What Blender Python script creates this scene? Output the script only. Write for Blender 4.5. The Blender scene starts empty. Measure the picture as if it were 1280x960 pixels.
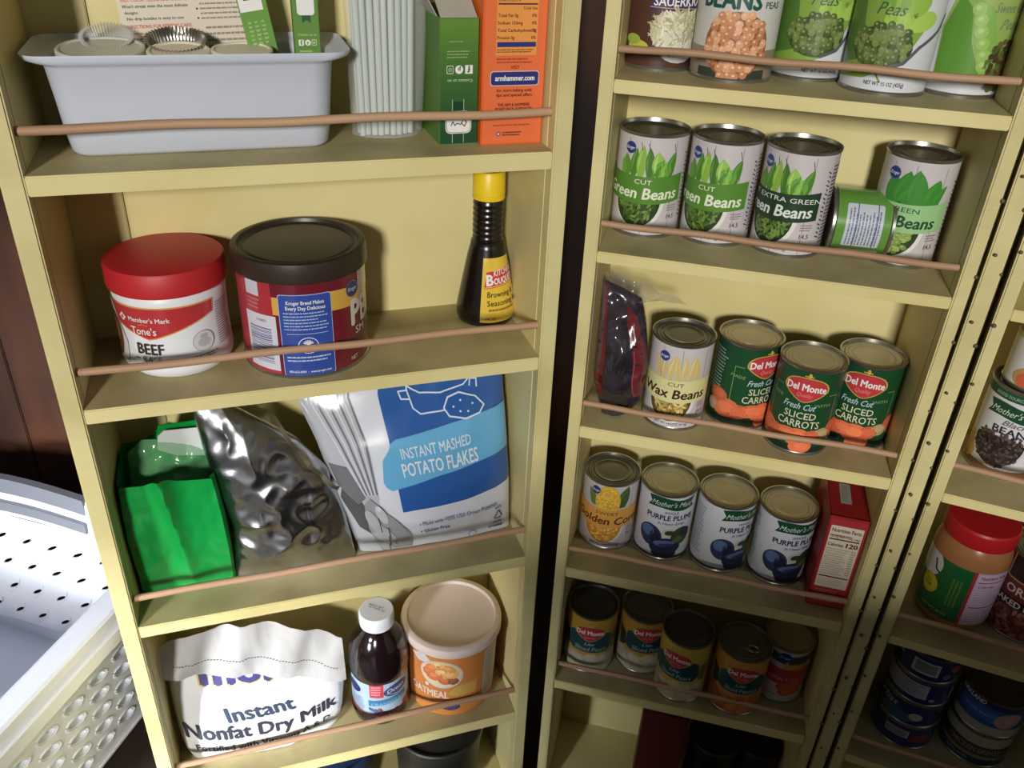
import bpy, bmesh, math, random
from mathutils import Vector, Matrix, noise
random.seed(7)
D = bpy.data; SC = bpy.context.scene; COL = SC.collection
def R(a): return math.radians(a)

# ---------------------------------------------------------------- camera
cam = D.cameras.new('camera'); co = D.objects.new('camera', cam); COL.objects.link(co)
_p, _r = R(30.9226), R(2.8048)
fwd = Vector((0, math.cos(_p), -math.sin(_p))); up0 = Vector((0, math.sin(_p), math.cos(_p))); r0 = Vector((1, 0, 0))
rt = r0*math.cos(_r)+up0*math.sin(_r); up = -r0*math.sin(_r)+up0*math.cos(_r)
m3 = Matrix((rt, up, -fwd)).transposed()
co.matrix_world = m3.to_4x4()
cam.sensor_width = 36; cam.lens = 36*1078.95/1280; cam.clip_start = .01
SC.camera = co
# ---------------------------------------------------------------- world and light
W = D.worlds.new('room_light'); SC.world = W; W.use_nodes = True
W.node_tree.nodes['Background'].inputs[0].default_value = (.80, .88, 1.0, 1)
W.node_tree.nodes['Background'].inputs[1].default_value = .075
def area(name, loc, target, size, size_y, power, color):
    l = D.lights.new(name, 'AREA'); l.shape = 'RECTANGLE'; l.size = size; l.size_y = size_y; l.energy = power; l.color = color
    o = D.objects.new(name, l); COL.objects.link(o); o.location = loc
    o.rotation_euler = (Vector(target)-Vector(loc)).to_track_quat('-Z', 'Y').to_euler()
    return o
area('window_light', (-.38, -4.2, 1.15), (0, .85, -.55), .45, .6, 224, (1.0, .98, .925))
sl = area('side_window_light', (-1.5, -1.6, -.3), (-.58, .95, -1.15), .4, .4, 6, (.90, .94, 1.0)); sl.data.spread = R(27)
SC.view_settings.view_transform = 'Standard'; SC.view_settings.look = 'None'
SC.view_settings.gamma = 1; SC.view_settings.use_curve_mapping = False
SC.view_settings.exposure = 0.0

# ---------------------------------------------------------------- materials
def lin(c):
    f = lambda v: (v/255)/12.92 if v/255 <= .04045 else (((v/255)+.055)/1.055)**2.4
    return (f(c[0]), f(c[1]), f(c[2]), 1)
def mat(name, c=None, rough=.5, metal=0, spec=.5, c2=None, scale=8, detail=5, bump=0, bscale=60, trans=0, alpha=1, coat=0, stretch=None, lo=.4, hi=.65):
    m = D.materials.new(name); m.use_nodes = True; nt = m.node_tree; b = nt.nodes['Principled BSDF']
    b.inputs['Roughness'].default_value = rough; b.inputs['Metallic'].default_value = metal
    b.inputs['Specular IOR Level'].default_value = spec; b.inputs['Transmission Weight'].default_value = trans
    b.inputs['Alpha'].default_value = alpha; b.inputs['Coat Weight'].default_value = coat
    tc = nt.nodes.new('ShaderNodeTexCoord'); mp = nt.nodes.new('ShaderNodeMapping')
    nt.links.new(tc.outputs['Object'], mp.inputs[0])
    if stretch: mp.inputs['Scale'].default_value = stretch
    if c is None:
        a = nt.nodes.new('ShaderNodeAttribute'); a.attribute_name = 'Col'
        h = nt.nodes.new('ShaderNodeHueSaturation'); h.inputs['Saturation'].default_value = .95; h.inputs['Value'].default_value = .95
        nt.links.new(a.outputs['Color'], h.inputs['Color']); nt.links.new(h.outputs[0], b.inputs['Base Color'])
    elif c2 is None: b.inputs['Base Color'].default_value = lin(c)
    else:
        n = nt.nodes.new('ShaderNodeTexNoise'); n.inputs['Scale'].default_value = scale; n.inputs['Detail'].default_value = detail
        nt.links.new(mp.outputs[0], n.inputs['Vector'])
        r = nt.nodes.new('ShaderNodeValToRGB'); r.color_ramp.elements[0].position = lo; r.color_ramp.elements[1].position = hi
        r.color_ramp.elements[0].color = lin(c); r.color_ramp.elements[1].color = lin(c2)
        nt.links.new(n.outputs[0], r.inputs[0]); nt.links.new(r.outputs[0], b.inputs['Base Color'])
    if bump:
        n2 = nt.nodes.new('ShaderNodeTexNoise'); n2.inputs['Scale'].default_value = bscale; n2.inputs['Detail'].default_value = 4
        nt.links.new(mp.outputs[0], n2.inputs['Vector'])
        bp = nt.nodes.new('ShaderNodeBump'); bp.inputs['Strength'].default_value = bump; bp.inputs['Distance'].default_value = .003
        nt.links.new(n2.outputs[0], bp.inputs['Height']); nt.links.new(bp.outputs[0], b.inputs['Normal'])
    return m
PAINT = mat('yellow_paint', (221, 207, 150), .5, c2=(208, 193, 130), scale=5, bump=.12, bscale=40)
PAINT2 = mat('yellow_paint_worn', (213, 201, 146), .5, c2=(198, 184, 128), scale=9, bump=.2, bscale=70)
SHELFTOP = mat('darker_shelf_paint', (186, 172, 124), .6, c2=(163, 149, 106), scale=14, bump=.12, bscale=60)  # shelf tops have a darker tone than the other boards
DOWEL = mat('dowel_wood', (188, 150, 118), .6, c2=(162, 124, 94), scale=40, bump=.1, bscale=120, stretch=(.05, 1, 1))
TIN = mat('can_tin', (166, 163, 155), .3, .9)
TIND = mat('can_tin_dark', (128, 125, 112), .34, .85)
GOLD = mat('can_lid_beige', (196, 185, 146), .42, .45)
PRINT = mat('label_print', None, .38, spec=.5)
PRINTM = mat('matte_print', None, .55, spec=.35)
PRINTG = mat('glossy_print', None, .22, spec=.6, coat=.3)
WHITEP = mat('white_plastic', (226, 228, 232), .4)
TUBP = mat('tub_white_plastic', (196, 201, 214), .45)
DARKW = mat('dark_stained_wood', (44, 28, 19), .5, c2=(112, 62, 36), scale=5, stretch=(1, 1, .35), bump=.2, bscale=12, lo=.45, hi=.75)
BLACK = mat('black_gap', (22, 19, 14), .8)
FLOORM = mat('floor_boards_finish', (58, 46, 38), .6, c2=(42, 33, 28), scale=4, stretch=(1, .1, 1))
WALLM = mat('room_wall_paint', (150, 146, 136), .8, c2=(140, 136, 128), scale=2)
BASK = mat('basket_white_plastic', (224, 228, 240), .45)
BASKG = mat('basket_grey_plastic', (112, 114, 122), .5)
BRASS = mat('aged_brass', (92, 74, 40), .45, .6, c2=(58, 46, 28), scale=30)
CLEAR = mat('clear_film', (235, 235, 232), .12, spec=.7, alpha=.22)
CLEARW = mat('milky_film', (232, 238, 236), .2, spec=.6, alpha=.5)

# ---------------------------------------------------------------- object helpers
def link(o, parent=None):
    COL.objects.link(o)
    if parent: o.parent = parent
    return o
def finish(name, bm, m, parent=None, smooth=None, recalc=True):
    if recalc: bmesh.ops.recalc_face_normals(bm, faces=bm.faces)
    me = D.meshes.new(name); bm.to_mesh(me); bm.free()
    for x in (m if isinstance(m, (list, tuple)) else [m]): me.materials.append(x)
    if smooth is not None:
        for p in me.polygons: p.use_smooth = True
        me.set_sharp_from_angle(angle=R(smooth))
    return link(D.objects.new(name, me), parent)
def tag(o, label=None, cat=None, group=None, kind=None):
    if label: o['label'] = label
    if cat: o['category'] = cat
    if group: o['group'] = group
    if kind: o['kind'] = kind
    return o
def thing(name, label, cat, mw, group=None):
    o = D.objects.new(name, None); COL.objects.link(o); o.empty_display_size = .02
    o.matrix_world = mw; return tag(o, label, cat, group)
def box(bm, x0, x1, y0, y1, z0, z1, bev=0):
    r = bmesh.ops.create_cube(bm, size=1)
    for v in r['verts']: v.co = Vector(((x0+x1)/2+v.co.x*(x1-x0), (y0+y1)/2+v.co.y*(y1-y0), (z0+z1)/2+v.co.z*(z1-z0)))
    if bev:
        es = list({e for v in r['verts'] for e in v.link_edges})
        bmesh.ops.bevel(bm, geom=es, offset=bev, segments=2, affect='EDGES')
def boxobj(name, dims, m, parent=None, bev=.0008):
    bm = bmesh.new(); box(bm, *dims, bev=bev); return finish(name, bm, m, parent, 40)
def lathe(bm, prof, n=48, cap=True, mi=0):
    rings = []
    for r, z in prof:
        if r < 1e-6: rings.append([bm.verts.new((0, 0, z))])
        else: rings.append([bm.verts.new((r*math.cos(2*math.pi*k/n), r*math.sin(2*math.pi*k/n), z)) for k in range(n)])
    for a, b in zip(rings, rings[1:]):
        for k in range(n):
            k2 = (k+1) % n
            if len(a) == 1 and len(b) == 1: continue
            if len(a) == 1: f = bm.faces.new((a[0], b[k2], b[k]))
            elif len(b) == 1: f = bm.faces.new((a[k], a[k2], b[0]))
            else: f = bm.faces.new((a[k], a[k2], b[k2], b[k]))
            f.material_index = mi
def tube(bm, pts, r, n=8, radii=None):
    prev = None; pts = [Vector(p) for p in pts]
    for i, p in enumerate(pts):
        d = (pts[min(i+1, len(pts)-1)]-pts[max(i-1, 0)]).normalized()
        a = d.cross(Vector((0, 0, 1)) if abs(d.z) < .9 else Vector((1, 0, 0))).normalized(); b = d.cross(a)
        rr = radii[i] if radii else r
        ring = [bm.verts.new(p+(a*math.cos(2*math.pi*k/n)+b*math.sin(2*math.pi*k/n))*rr) for k in range(n)]
        if prev:
            for k in range(n): bm.faces.new((prev[k], prev[(k+1) % n], ring[(k+1) % n], ring[k]))
        else: bm.faces.new(ring[::-1])
        prev = ring
    bm.faces.new(prev)
def lerp(tab, x):
    if x <= tab[0][0]: return tab[0][1]
    for (a, b), (c, d) in zip(tab, tab[1:]):
        if x <= c: return b+(d-b)*(x-a)/(c-a)
    return tab[-1][1]
# unit frames: s to the right, t back into the unit, z up (world z 0 = camera height)
FR = {'L': (-.4201, .7030, 18.89), 'M': (.0830, .86, -12.45), 'T': (.4864, .7743, -20.26)}
CAMS = {'L': (.1699, -.8011), 'M': (.1044, -.8577), 'T': (-.1882, -.8948)}
def MW(u, s=0, t=0, z=0, rot=0):
    X, Y, a = FR[u]
    return Matrix.Translation((X, Y, 0)) @ Matrix.Rotation(R(a), 4, 'Z') @ Matrix.Translation((s, t, z)) @ Matrix.Rotation(rot, 4, 'Z')

# ---------------------------------------------------------------- flat print
_tc = {}
def text_mesh(s, bold, shear):
    k = (s, bold, shear)
    if k in _tc: return _tc[k]
    cu = D.curves.new('t', 'FONT'); cu.body = s; cu.size = 1; cu.resolution_u = 2; cu.offset = bold; cu.shear = shear
    ob = D.objects.new('t', cu); COL.objects.link(ob); bpy.context.view_layer.update()
    me = ob.evaluated_get(bpy.context.evaluated_depsgraph_get()).to_mesh()
    vs = [(v.co.x, v.co.y) for v in me.vertices]; fs = [tuple(p.vertices) for p in me.polygons]
    ob.evaluated_get(bpy.context.evaluated_depsgraph_get()).to_mesh_clear()
    D.objects.remove(ob); D.curves.remove(cu)
    _tc[k] = (vs, fs); return _tc[k]
WHT = (238, 236, 232)
class Print:
    """flat coloured shapes in millimetres, later laid on a surface"""
    def __init__(s): s.f = []
    def poly(s, pts, c, l=1): s.f.append((list(pts), c, l))
    def rect(s, x0, x1, y0, y1, c, l=1): s.poly([(x0, y0), (x1, y0), (x1, y1), (x0, y1)], c, l)
    def rrect(s, x0, x1, y0, y1, r, c, l=1):
        pts = []
        for cx, cy, a in ((x1-r, y1-r, 0), (x0+r, y1-r, 90), (x0+r, y0+r, 180), (x1-r, y0+r, 270)):
            for k in range(5): pts.append((cx+r*math.cos(R(a+k*22.5)), cy+r*math.sin(R(a+k*22.5))))
        s.poly(pts, c, l)
    def ell(s, cx, cy, a, b, c, l=1, rot=0, n=20):
        ca, sa = math.cos(R(rot)), math.sin(R(rot))
        s.poly([(cx+a*math.cos(2*math.pi*k/n)*ca-b*math.sin(2*math.pi*k/n)*sa, cy+a*math.cos(2*math.pi*k/n)*sa+b*math.sin(2*math.pi*k/n)*ca) for k in range(n)], c, l)
    def line(s, pts, w, c, l=2):
        for (x0, y0), (x1, y1) in zip(pts, pts[1:]):
            d = math.hypot(x1-x0, y1-y0) or 1; nx, ny = -(y1-y0)/d*w/2, (x1-x0)/d*w/2; ex, ey = (x1-x0)/d*w*.2, (y1-y0)/d*w*.2
            s.poly([(x0-nx-ex, y0-ny-ey), (x1-nx+ex, y1-ny+ey), (x1+nx+ex, y1+ny+ey), (x0+nx-ex, y0+ny-ey)], c, l)
    def text(s, t, x, y, h, c, l=3, w=None, bold=.015, shear=0, rot=0, warp=None, al='c'):
        vs, fs = text_mesh(t, 0, shear)
        if not vs: return
        bold = min(bold, .045)
        x0 = min(v[0] for v in vs); x1 = max(v[0] for v in vs)
        sy = h/.72; sx = (w/(x1-x0)) if w else sy
        ox = {'c': (x0+x1)/2, 'l': x0, 'r': x1}[al]; ca, sa = math.cos(R(rot)), math.sin(R(rot))
        for jx, jy, jl in ([(0, 0, 0)] if bold < .006 else [(-bold, 0, 0), (bold, 0, .12), (0, bold*.7, .24), (0, -bold*.7, .36)]):
            q = []
            for a, b in vs:
                a = (a+jx-ox)*sx; b = (b+jy)*sy
                if warp: a, b = warp(a, b)
                q.append((x+a*ca-b*sa, y+a*sa+b*ca))
            for f in fs: s.f.append(([q[i] for i in f], c, l+jl))
    def micro(s, x0, x1, y0, y1, n, c, l=2, dens=.85, th=.45):
        dy = (y1-y0)/n
        for i in range(n):
            y = y1-dy*(i+.5); x = x0; end = x0+(x1-x0)*(.75+.25*random.random())
            while x < end-.5:
                w = random.uniform(1.2, 5)*(x1-x0)/40; w = min(w, end-x)
                s.rect(x, x+w, y-dy*th/2, y+dy*th/2, c, l); x += w+.35*(x1-x0)/40+.2
    def blobs(s, inside, x0, x1, y0, y1, step, a, b, cols, l=2, hi=None, rnd=True, jit=.35):
        y = y1
        while y > y0:
            x = x0+random.random()*step
            while x < x1:
                px, py = x+random.uniform(-jit, jit)*step, y+random.uniform(-jit, jit)*step
                if inside(px, py):
                    s.ell(px, py, a*random.uniform(.85, 1.1), b*random.uniform(.85, 1.1), random.choice(cols), l, random.uniform(0, 180) if rnd else 0, 9)
                    if hi: s.ell(px-a*.2, py+b*.25, a*.35, b*.3, hi, l+1, 0, 6)
                x += step
            y -= step*.8
    def barcode(s, x0, x1, y0, y1, l=2, c=(40, 40, 48), vert=False, bg=(225, 225, 228)):
        s.rect(x0, x1, y0, y1, bg, l); p = .08
        while p < .92:
            w = random.choice((.012, .02, .034))
            if vert: s.rect(x0+(x1-x0)*.08, x1-(x1-x0)*.08, y0+(y1-y0)*p, y0+(y1-y0)*(p+w), c, l+1)
            else: s.rect(x0+(x1-x0)*p, x0+(x1-x0)*(p+w), y0+(y1-y0)*.22, y1-(y1-y0)*.06, c, l+1)
            p += w+random.choice((.014, .022, .03))
    def build(s, name, fn, parent, m=None, du=4, dv=None, k=.001, smooth=40, clip=None, weld=False):
        """fn(u, v, lift) -> point; u, v in mm, lift in metres"""
        bm = bmesh.new(); lay = bm.faces.layers.float_color.new('Col')
        for pts, c, l in s.f:
            try: f = bm.faces.new([bm.verts.new((a, b, l)) for a, b in pts])
            except ValueError: continue
            f[lay] = lin(c); f.normal_update()
            if f.normal.z < 0: f.normal_flip()
        def cut(axis, pos, clear=None):
            no = [0, 0, 0]; no[axis] = 1; c0 = [0, 0, 0]; c0[axis] = pos
            bmesh.ops.bisect_plane(bm, geom=bm.verts[:]+bm.edges[:]+bm.faces[:], plane_co=c0, plane_no=no, dist=1e-5, clear_inner=(clear == 'in'), clear_outer=(clear == 'out'))
        if clip:
            cut(0, clip[0], 'in'); cut(0, clip[1], 'out'); cut(1, clip[2], 'in'); cut(1, clip[3], 'out')
        if bm.verts:
            for ax, st in ((0, du), (1, dv)):
                if not st: continue
                lo = min(v.co[ax] for v in bm.verts); hi = max(v.co[ax] for v in bm.verts)
                p = math.ceil(lo/st)*st
                while p < hi: cut(ax, p); p += st
        for v in bm.verts: v.co = fn(v.co.x, v.co.y, .00015+.00013*v.co.z)
        return finish(name, bm, m or PRINT, parent, smooth, recalc=False)
def onflat(x0, z0, y):   # vertical face looking to -y, local frame
    return lambda u, v, h: Vector((x0+u*.001, y-h, z0+v*.001))
def onside(x, y0, z0, sgn=-1):
    return lambda u, v, h: Vector((x+sgn*h, y0-sgn*(-u)*.001*1.0, z0+v*.001))
def oncyl(r, prof=None, lm=1):
    def f(u, v, h):
        a = u*.001/r; rr = (prof(v*.001) if prof else r)+h*lm
        return Vector((rr*math.sin(a), -rr*math.cos(a), v*.001))
    return f

# ================================================================ SETTING
def struct(name, dims, m, label=None):
    o = boxobj(name, dims, m, None, 0); o['kind'] = 'structure'
    o['label'] = label or name.replace('_', ' '); return o
FZ = -1.33
bm = bmesh.new(); box(bm, -2.6, 2.4, -2.6, 1.7, FZ-.05, FZ-.004); fl = finish('floor', bm, FLOORM); tag(fl, 'dark wooden floor under the pantry', kind='structure')
for i in range(26):
    x = -2.6+i*.19
    boxobj('plank' if i == 0 else 'plank.%03d' % i, (x, x+.187, -2.6, 1.7, FZ-.004, FZ), FLOORM, fl, 0)
struct('wall_back', (-2.6, 2.4, 1.62, 1.7, FZ, 1.1), DARKW, 'dark stained wooden wall behind the shelves')
struct('wall_left', (-2.68, -2.6, -2.6, 1.7, FZ, 1.1), WALLM, 'plain wall at the left of the room')
struct('wall_right', (2.4, 2.48, -2.6, 1.7, FZ, 1.1), WALLM, 'plain wall at the right of the room')

# pantry side panel seen behind the basket, dark brown wood with a worn edge
t = thing('pantry_side_panel', 'dark brown wooden panel behind the laundry basket at left', 'panel', Matrix.Translation((-.95, 1.33, FZ)))
for i in range(5):
    boxobj('board' if i == 0 else 'board.%03d' % i, (-.62+i*.22, -.62+i*.22+.218, 0, .02, 0, 1.55), DARKW, t, .002)

# ================================================================ SHELF UNITS
DEP = .158
def unit(u, name, label, W, wl, wr, floors, ztop, zbot, rods, rodh, rodr=.0042, seam=None):
    """floors: list of (top z, bottom z) of shelf boards"""
    root = thing(name, label, 'shelf unit', MW(u))
    n = {'v': 0}
    def part(nm, dims, m=PAINT, bev=.001): return boxobj(nm, dims, m, root, bev)
    part('stile', (-wl, 0, -.0, .02, zbot, ztop), PAINT2, .0016); part('stile', (W, W+wr, 0, .02, zbot, ztop), PAINT2, .0016)
    part('side_panel', (-wl, 0, .02, DEP, zbot, ztop)); part('side_panel', (W, W+wr, .02, DEP, zbot, ztop))
    if seam:
        part('back_panel', (-wl, seam, DEP, DEP+.008, zbot, ztop)); part('back_panel', (seam+.0012, W+wr, DEP-.0006, DEP+.008, zbot, ztop))
    else: part('back_panel', (-wl, W+wr, DEP, DEP+.008, zbot, ztop))
    part('top_board', (0, W, 0, DEP, ztop-.018, ztop)); part('bottom_board', (0, W, 0, DEP, zbot, zbot+.018))
    for a, b in floors:
        s = part('shelf', (.0003, W-.0003, .0012, DEP, b, a-.0004), PAINT, .001)
        f = part('shelf_surface', (.0004, W-.0004, .0025, DEP-.0002, a-.0008, a), SHELFTOP, 0)
    for a, h in rods:
        bm = bmesh.new(); k = 14
        tube(bm, [(.0004+(W-.0008)*i/k, .0125, a+h+.0009*math.sin(i*1.1+a*9)) for i in range(k+1)], rodr, 10)
        finish('rail_dowel', bm, DOWEL, root, 50)
    return root
unit('L', 'door_shelf_unit', 'pale yellow shelf unit at left holding tubs and bags, dowel rails across', .4756, .0192, .0185,
     [(-.2419, -.2599), (-.4773, -.4937), (-.7776, -.7947), (-1.0876, -1.1066)], .13, -1.31,
     [(-.2419, .036), (-.4773, .037), (-.7776, .037), (-1.0876, .039)], 0, seam=.055)
unit('M', 'door_shelf_unit', 'pale yellow middle shelf unit filled with rows of food cans', .3553, .0139, .0135,
     [(-.1706, -.1835), (-.3467, -.3594), (-.5701, -.5859), (-.796, -.8124), (-1.016, -1.0327)], .06, -1.31,
     [(-.1706, .027), (-.3467, .028), (-.5701, .026), (-.796, .026), (-1.016, .026)], 0, .0036)
unit('T', 'door_shelf_unit', 'pale yellow shelf unit at right edge holding a peanut butter jar', .36, .0135, .02,
     [(-.3517, -.3640), (-.5791, -.5915), (-.8038, -.8164), (-1.036, -1.0488)], .06, -1.31,
     [(-.5791, .032), (-.8038, .028), (-1.036, .028)], 0, .0036)
SCREW = mat('dark_screw', (100, 90, 62), .6, .3)
# narrow post between the middle and right units with long hinges on both sides
def hinge(x, y, label, yo):
    h = thing('piano_hinge', label, 'hinge', Matrix.Translation((x, y, -1.29)), 'long hinges of the folding shelves')
    for i in range(44):
        bm = bmesh.new(); z = i*.03
        tube(bm, [(0, 0, z), (0, 0, z+.0285)], .0026, 8); finish('knuckle', bm, BRASS, h, 50)
    bm = bmesh.new()
    for i in range(18):
        z = .03+i*.073+random.uniform(-.008, .008)
        for sx in (-1, 1):
            bmesh.ops.create_uvsphere(bm, u_segments=8, v_segments=5, radius=random.uniform(.0014, .0026), matrix=Matrix.Translation((sx*.0052, yo-(.0012 if sx > 0 else 0), z+.012*sx)))
    finish('screw_heads', bm, SCREW, h, 50)['kind'] = 'stuff'
t = thing('hinge_post', 'narrow yellow post between the middle and right shelf units', 'post', Matrix.Translation((.4595, .787, -1.31)) @ Matrix.Rotation(R(-16), 4, 'Z'))
boxobj('post_board', (-.0085, .0085, -.006, .02, 0, 1.37), PAINT2, t, .0015); boxobj('gap_darkness', (-.0105, .0115, .03, .16, 0, 1.37), BLACK, t, 0)  # black box behind the post stands in for the shade inside the hinge gaps
hinge(.4483, .7925, 'long aged hinge along the middle shelf unit right edge', -.0125)
hinge(.4706, .7895, 'long aged hinge along the right shelf unit left edge', -.0105)

# ================================================================ CANS
def can(u, s, t, z, lab, label, du=0, r=.038, H=.112, lid=GOLD, group=None, rings=2, seam=True, name='food_can', m=None, pull=False, metalb=.004, extra_rot=0):
    cx, cy = CAMS[u]; a = math.atan2(cx-s, -(cy-t))     # turn the label middle towards the front of the shelves
    root = thing(name, label, 'can', MW(u, s, t, z, a+extra_rot), group)
    R0 = r-.0012
    bm = bmesh.new()
    lathe(bm, [(0, .003), (R0-.004, .003), (R0-.003, 0), (R0+.0009, 0), (R0+.0012, .0026), (R0-.0003, .0042), (R0-.0003, H-.0042), (R0+.0012, H-.0028), (R0+.0013, H-.0004), (R0+.0006, H), (R0-.0008, H), (R0-.0016, H-.0042)], 56)
    finish('can_body', bm, TIN, root, 45)
    bm = bmesh.new()
    pr = [(R0-.0016, H-.0042), (R0-.0042, H-.0046), (R0-.0050, H-.0034), (R0-.0064, H-.0034)]
    q = R0-.0074
    for k in range(rings): pr += [(q, H-.0042), (q-.0012, H-.0036), (q-.0022, H-.0042)]; q -= .0048
    pr += [(q-.002, H-.0044), (0, H-.0044)]
    lathe(bm, pr, 56); finish('lid', bm, lid, root, 45)
    if pull:
        bm = bmesh.new()
        tube(bm, [(.008*math.cos(k*math.pi/6)+.012, .006*math.sin(k*math.pi/6)-.008, H-.0015) for k in range(13)], .0012, 6)
        box(bm, -.004, .006, -.011, -.005, H-.004, H-.001); finish('pull_tab', bm, TIN, root, 50)
    P = Print(); lab(P); k = math.pi*r*1000
    for i, (pts, c, l) in enumerate(P.f): P.f[i] = ([(x+du, y) for x, y in pts] if l > 0 else pts, c, l)
    hm = H*1000
    P.build('label', oncyl(r-.0011), root, m or PRINT, 4.2, clip=(-k*.80, k*.80, metalb*1000, hm-4))
    return root
def base(P, c, H=112): P.rect(-110, 110, 0, H, c, 0)
WOOD_W = (206, 198, 201)
def logo(P, x, y, sz=6.5):
    P.ell(x, y, sz, sz*1.0, (52, 78, 150), 4); P.ell(x, y, sz*.88, sz*.88, (34, 52, 120), 5); P.text('Kroger', x, y-1.6, 3.6, (225, 228, 240), 6, w=sz*1.6, shear=.3)
def curved(P, x0, x1, yt, yb, c, l, sag=3, n=12):
    top = [(x0+(x1-x0)*i/n, yt-sag*math.sin(math.pi*i/n)) for i in range(n+1)]; bot = [(x0+(x1-x0)*i/n, yb-sag*math.sin(math.pi*i/n)) for i in range(n+1)]
    for i in range(n): P.poly([bot[i], bot[i+1], top[i+1], top[i]], c, l)
def leaf(P, x, y, w, h, lean, c, c2, l=2):
    n = 7; L = []; Rr = []
    for i in range(n+1):
        q = i/n; ww = w*math.sin(math.pi*min(1, q*.85+.15))**.8*.5; xx = x+lean*q*q
        L.append((xx-ww, y+h*q)); Rr.append((xx+ww, y+h*q))
    P.poly(L+[(x+lean*1.05, y+h*1.08)]+Rr[::-1], c, l); P.poly([(a+(w*.12), b) for a, b in L[1:-1]]+[(x+lean, y+h*.95)], c2, l+1)
def kroger(band, tx, txt, sub, dark=(42, 66, 24), kind='bean', subx=0, w=86, tcx=-4, pods=None, bits=None):
    def f(P):
        base(P, WOOD_W)
        for x in (-72, -44, -20, 3, 33, 58, 80): P.rect(x-.35, x+.35, 4, 108, (150, 142, 138), 1)
        logo(P, -18, 97)
        if kind == 'bean':
            for x, w_, h, ln, c in ((-20, 11, 22, -3, (96, 150, 40)), (-12, 10, 30, 2, (78, 134, 34)), (-4, 11, 34, 1, (140, 186, 66)), (6, 10, 32, -2, (70, 122, 34)), (16, 16, 28, -3, (150, 196, 80)), (12, 10, 20, 8, (84, 144, 40)), (22, 13, 18, 3, (110, 170, 50)), (27, 11, 28, 6, (74, 132, 36)), (-25, 8, 16, -2, (120, 176, 60))):
                leaf(P, x, 68, w_, h, ln, c, tuple(min(255, v+26) for v in c), 2)
            for x in (-4, 4, 32): P.line([(x, 96), (x-2, 104)], .7, (110, 80, 50), 4)
        elif kind == 'lima':
            for x, w_, h, ln in ((-16, 16, 32, 0), (-6, 20, 36, 4), (8, 22, 38, -2), (22, 18, 30, 6), (28, 10, 24, 10), (0, 22, 20, 2)):
                leaf(P, x, 66, w_, h, ln, (58, 140, 44), (66, 150, 50), 2)
        elif kind == 'wax':
            for i in range(7): leaf(P, -24+i*8, 68, 8, 30+(i*7 % 6), (i % 3-1)*3, (214, 190, 120), (232, 212, 150), 2)
        elif kind == 'corn':
            leaf(P, -20, 72, 12, 26, -8, (96, 130, 60), (120, 150, 70), 2); leaf(P, 18, 72, 18, 34, 8, (66, 98, 40), (82, 116, 52), 2)
            P.ell(-1, 82, 17, 26, (232, 184, 40), 3, 0, 24)
            P.blobs(lambda x, y: ((x+1)/15)**2+((y-82)/24)**2 < 1, -18, 17, 68, 106, 3.4, 1.7, 1.5, [(246, 208, 70), (240, 190, 46), (226, 164, 36)], 4, rnd=False, jit=.1)
        curved(P, -64, 46, 72, 42, band, 5, 4)
        P.text(sub, subx, 60, 5.2, tx, 7, bold=.0, w=len(sub)*6.2)
        P.text(txt, tcx, 45.5, 12.5, tx, 7, w=w, bold=.028, shear=.12, warp=lambda a, b: (a, b-3*math.cos(min(1.5, abs(a)/42))+1.5))
        def inb(x, y): return ((x+4.5)/21.5)**2+((y-43)/26.5)**2 < 1 and y < 42
        P.poly([(-3+29*math.cos(R(-a)), 43+33.5*math.sin(R(-a))) for a in range(0, 181, 12)], (232, 230, 224), 2)
        P.poly([(-4.5+26*math.cos(R(-a)), 43+31*math.sin(R(-a))) for a in range(0, 181, 12)], dark, 3)
        if kind == 'bean': P.blobs(inb, -30, 24, 14, 44, 4.2, 4.2, 1.5, [(74, 108, 36), (98, 134, 50), (58, 88, 30), (120, 150, 66)], 4)
        elif kind == 'lima': P.blobs(inb, -30, 24, 14, 44, 5.4, 4, 2.9, [(120, 150, 60), (142, 170, 78), (160, 184, 96)], 4, (176, 196, 120))
        elif kind == 'wax': P.blobs(inb, -30, 24, 14, 44, 5, 5, 2.0, [(186, 160, 76), (214, 190, 104), (150, 120, 48), (232, 212, 130)], 4)
        elif kind == 'corn': P.blobs(inb, -30, 24, 14, 44, 4.2, 2.3, 1.8, [(246, 190, 50), (236, 164, 36), (220, 140, 30), (250, 206, 80)], 4)
        P.text('14.5', 36, 22, 5, (120, 70, 54), 3, rot=0, bold=.02); P.micro(30, 44, 30, 38, 3, (150, 120, 110), 2)
        P.text('NET WT 14.5 OZ (411g)', 0, 7.5, 3.2, (60, 50, 48), 2, w=40)
        P.micro(58, 88, 14, 100, 22, (90, 80, 84), 2)
        for i in range(16): P.line([(50+(i % 3), 24+i*4.6), (55-(i % 2), 22+i*4.6)], 1.2, (38, 34, 40), 3)
    return f
GBAND = (88, 140, 44); DKG = (36, 62, 40)
shieldpts = []
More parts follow.
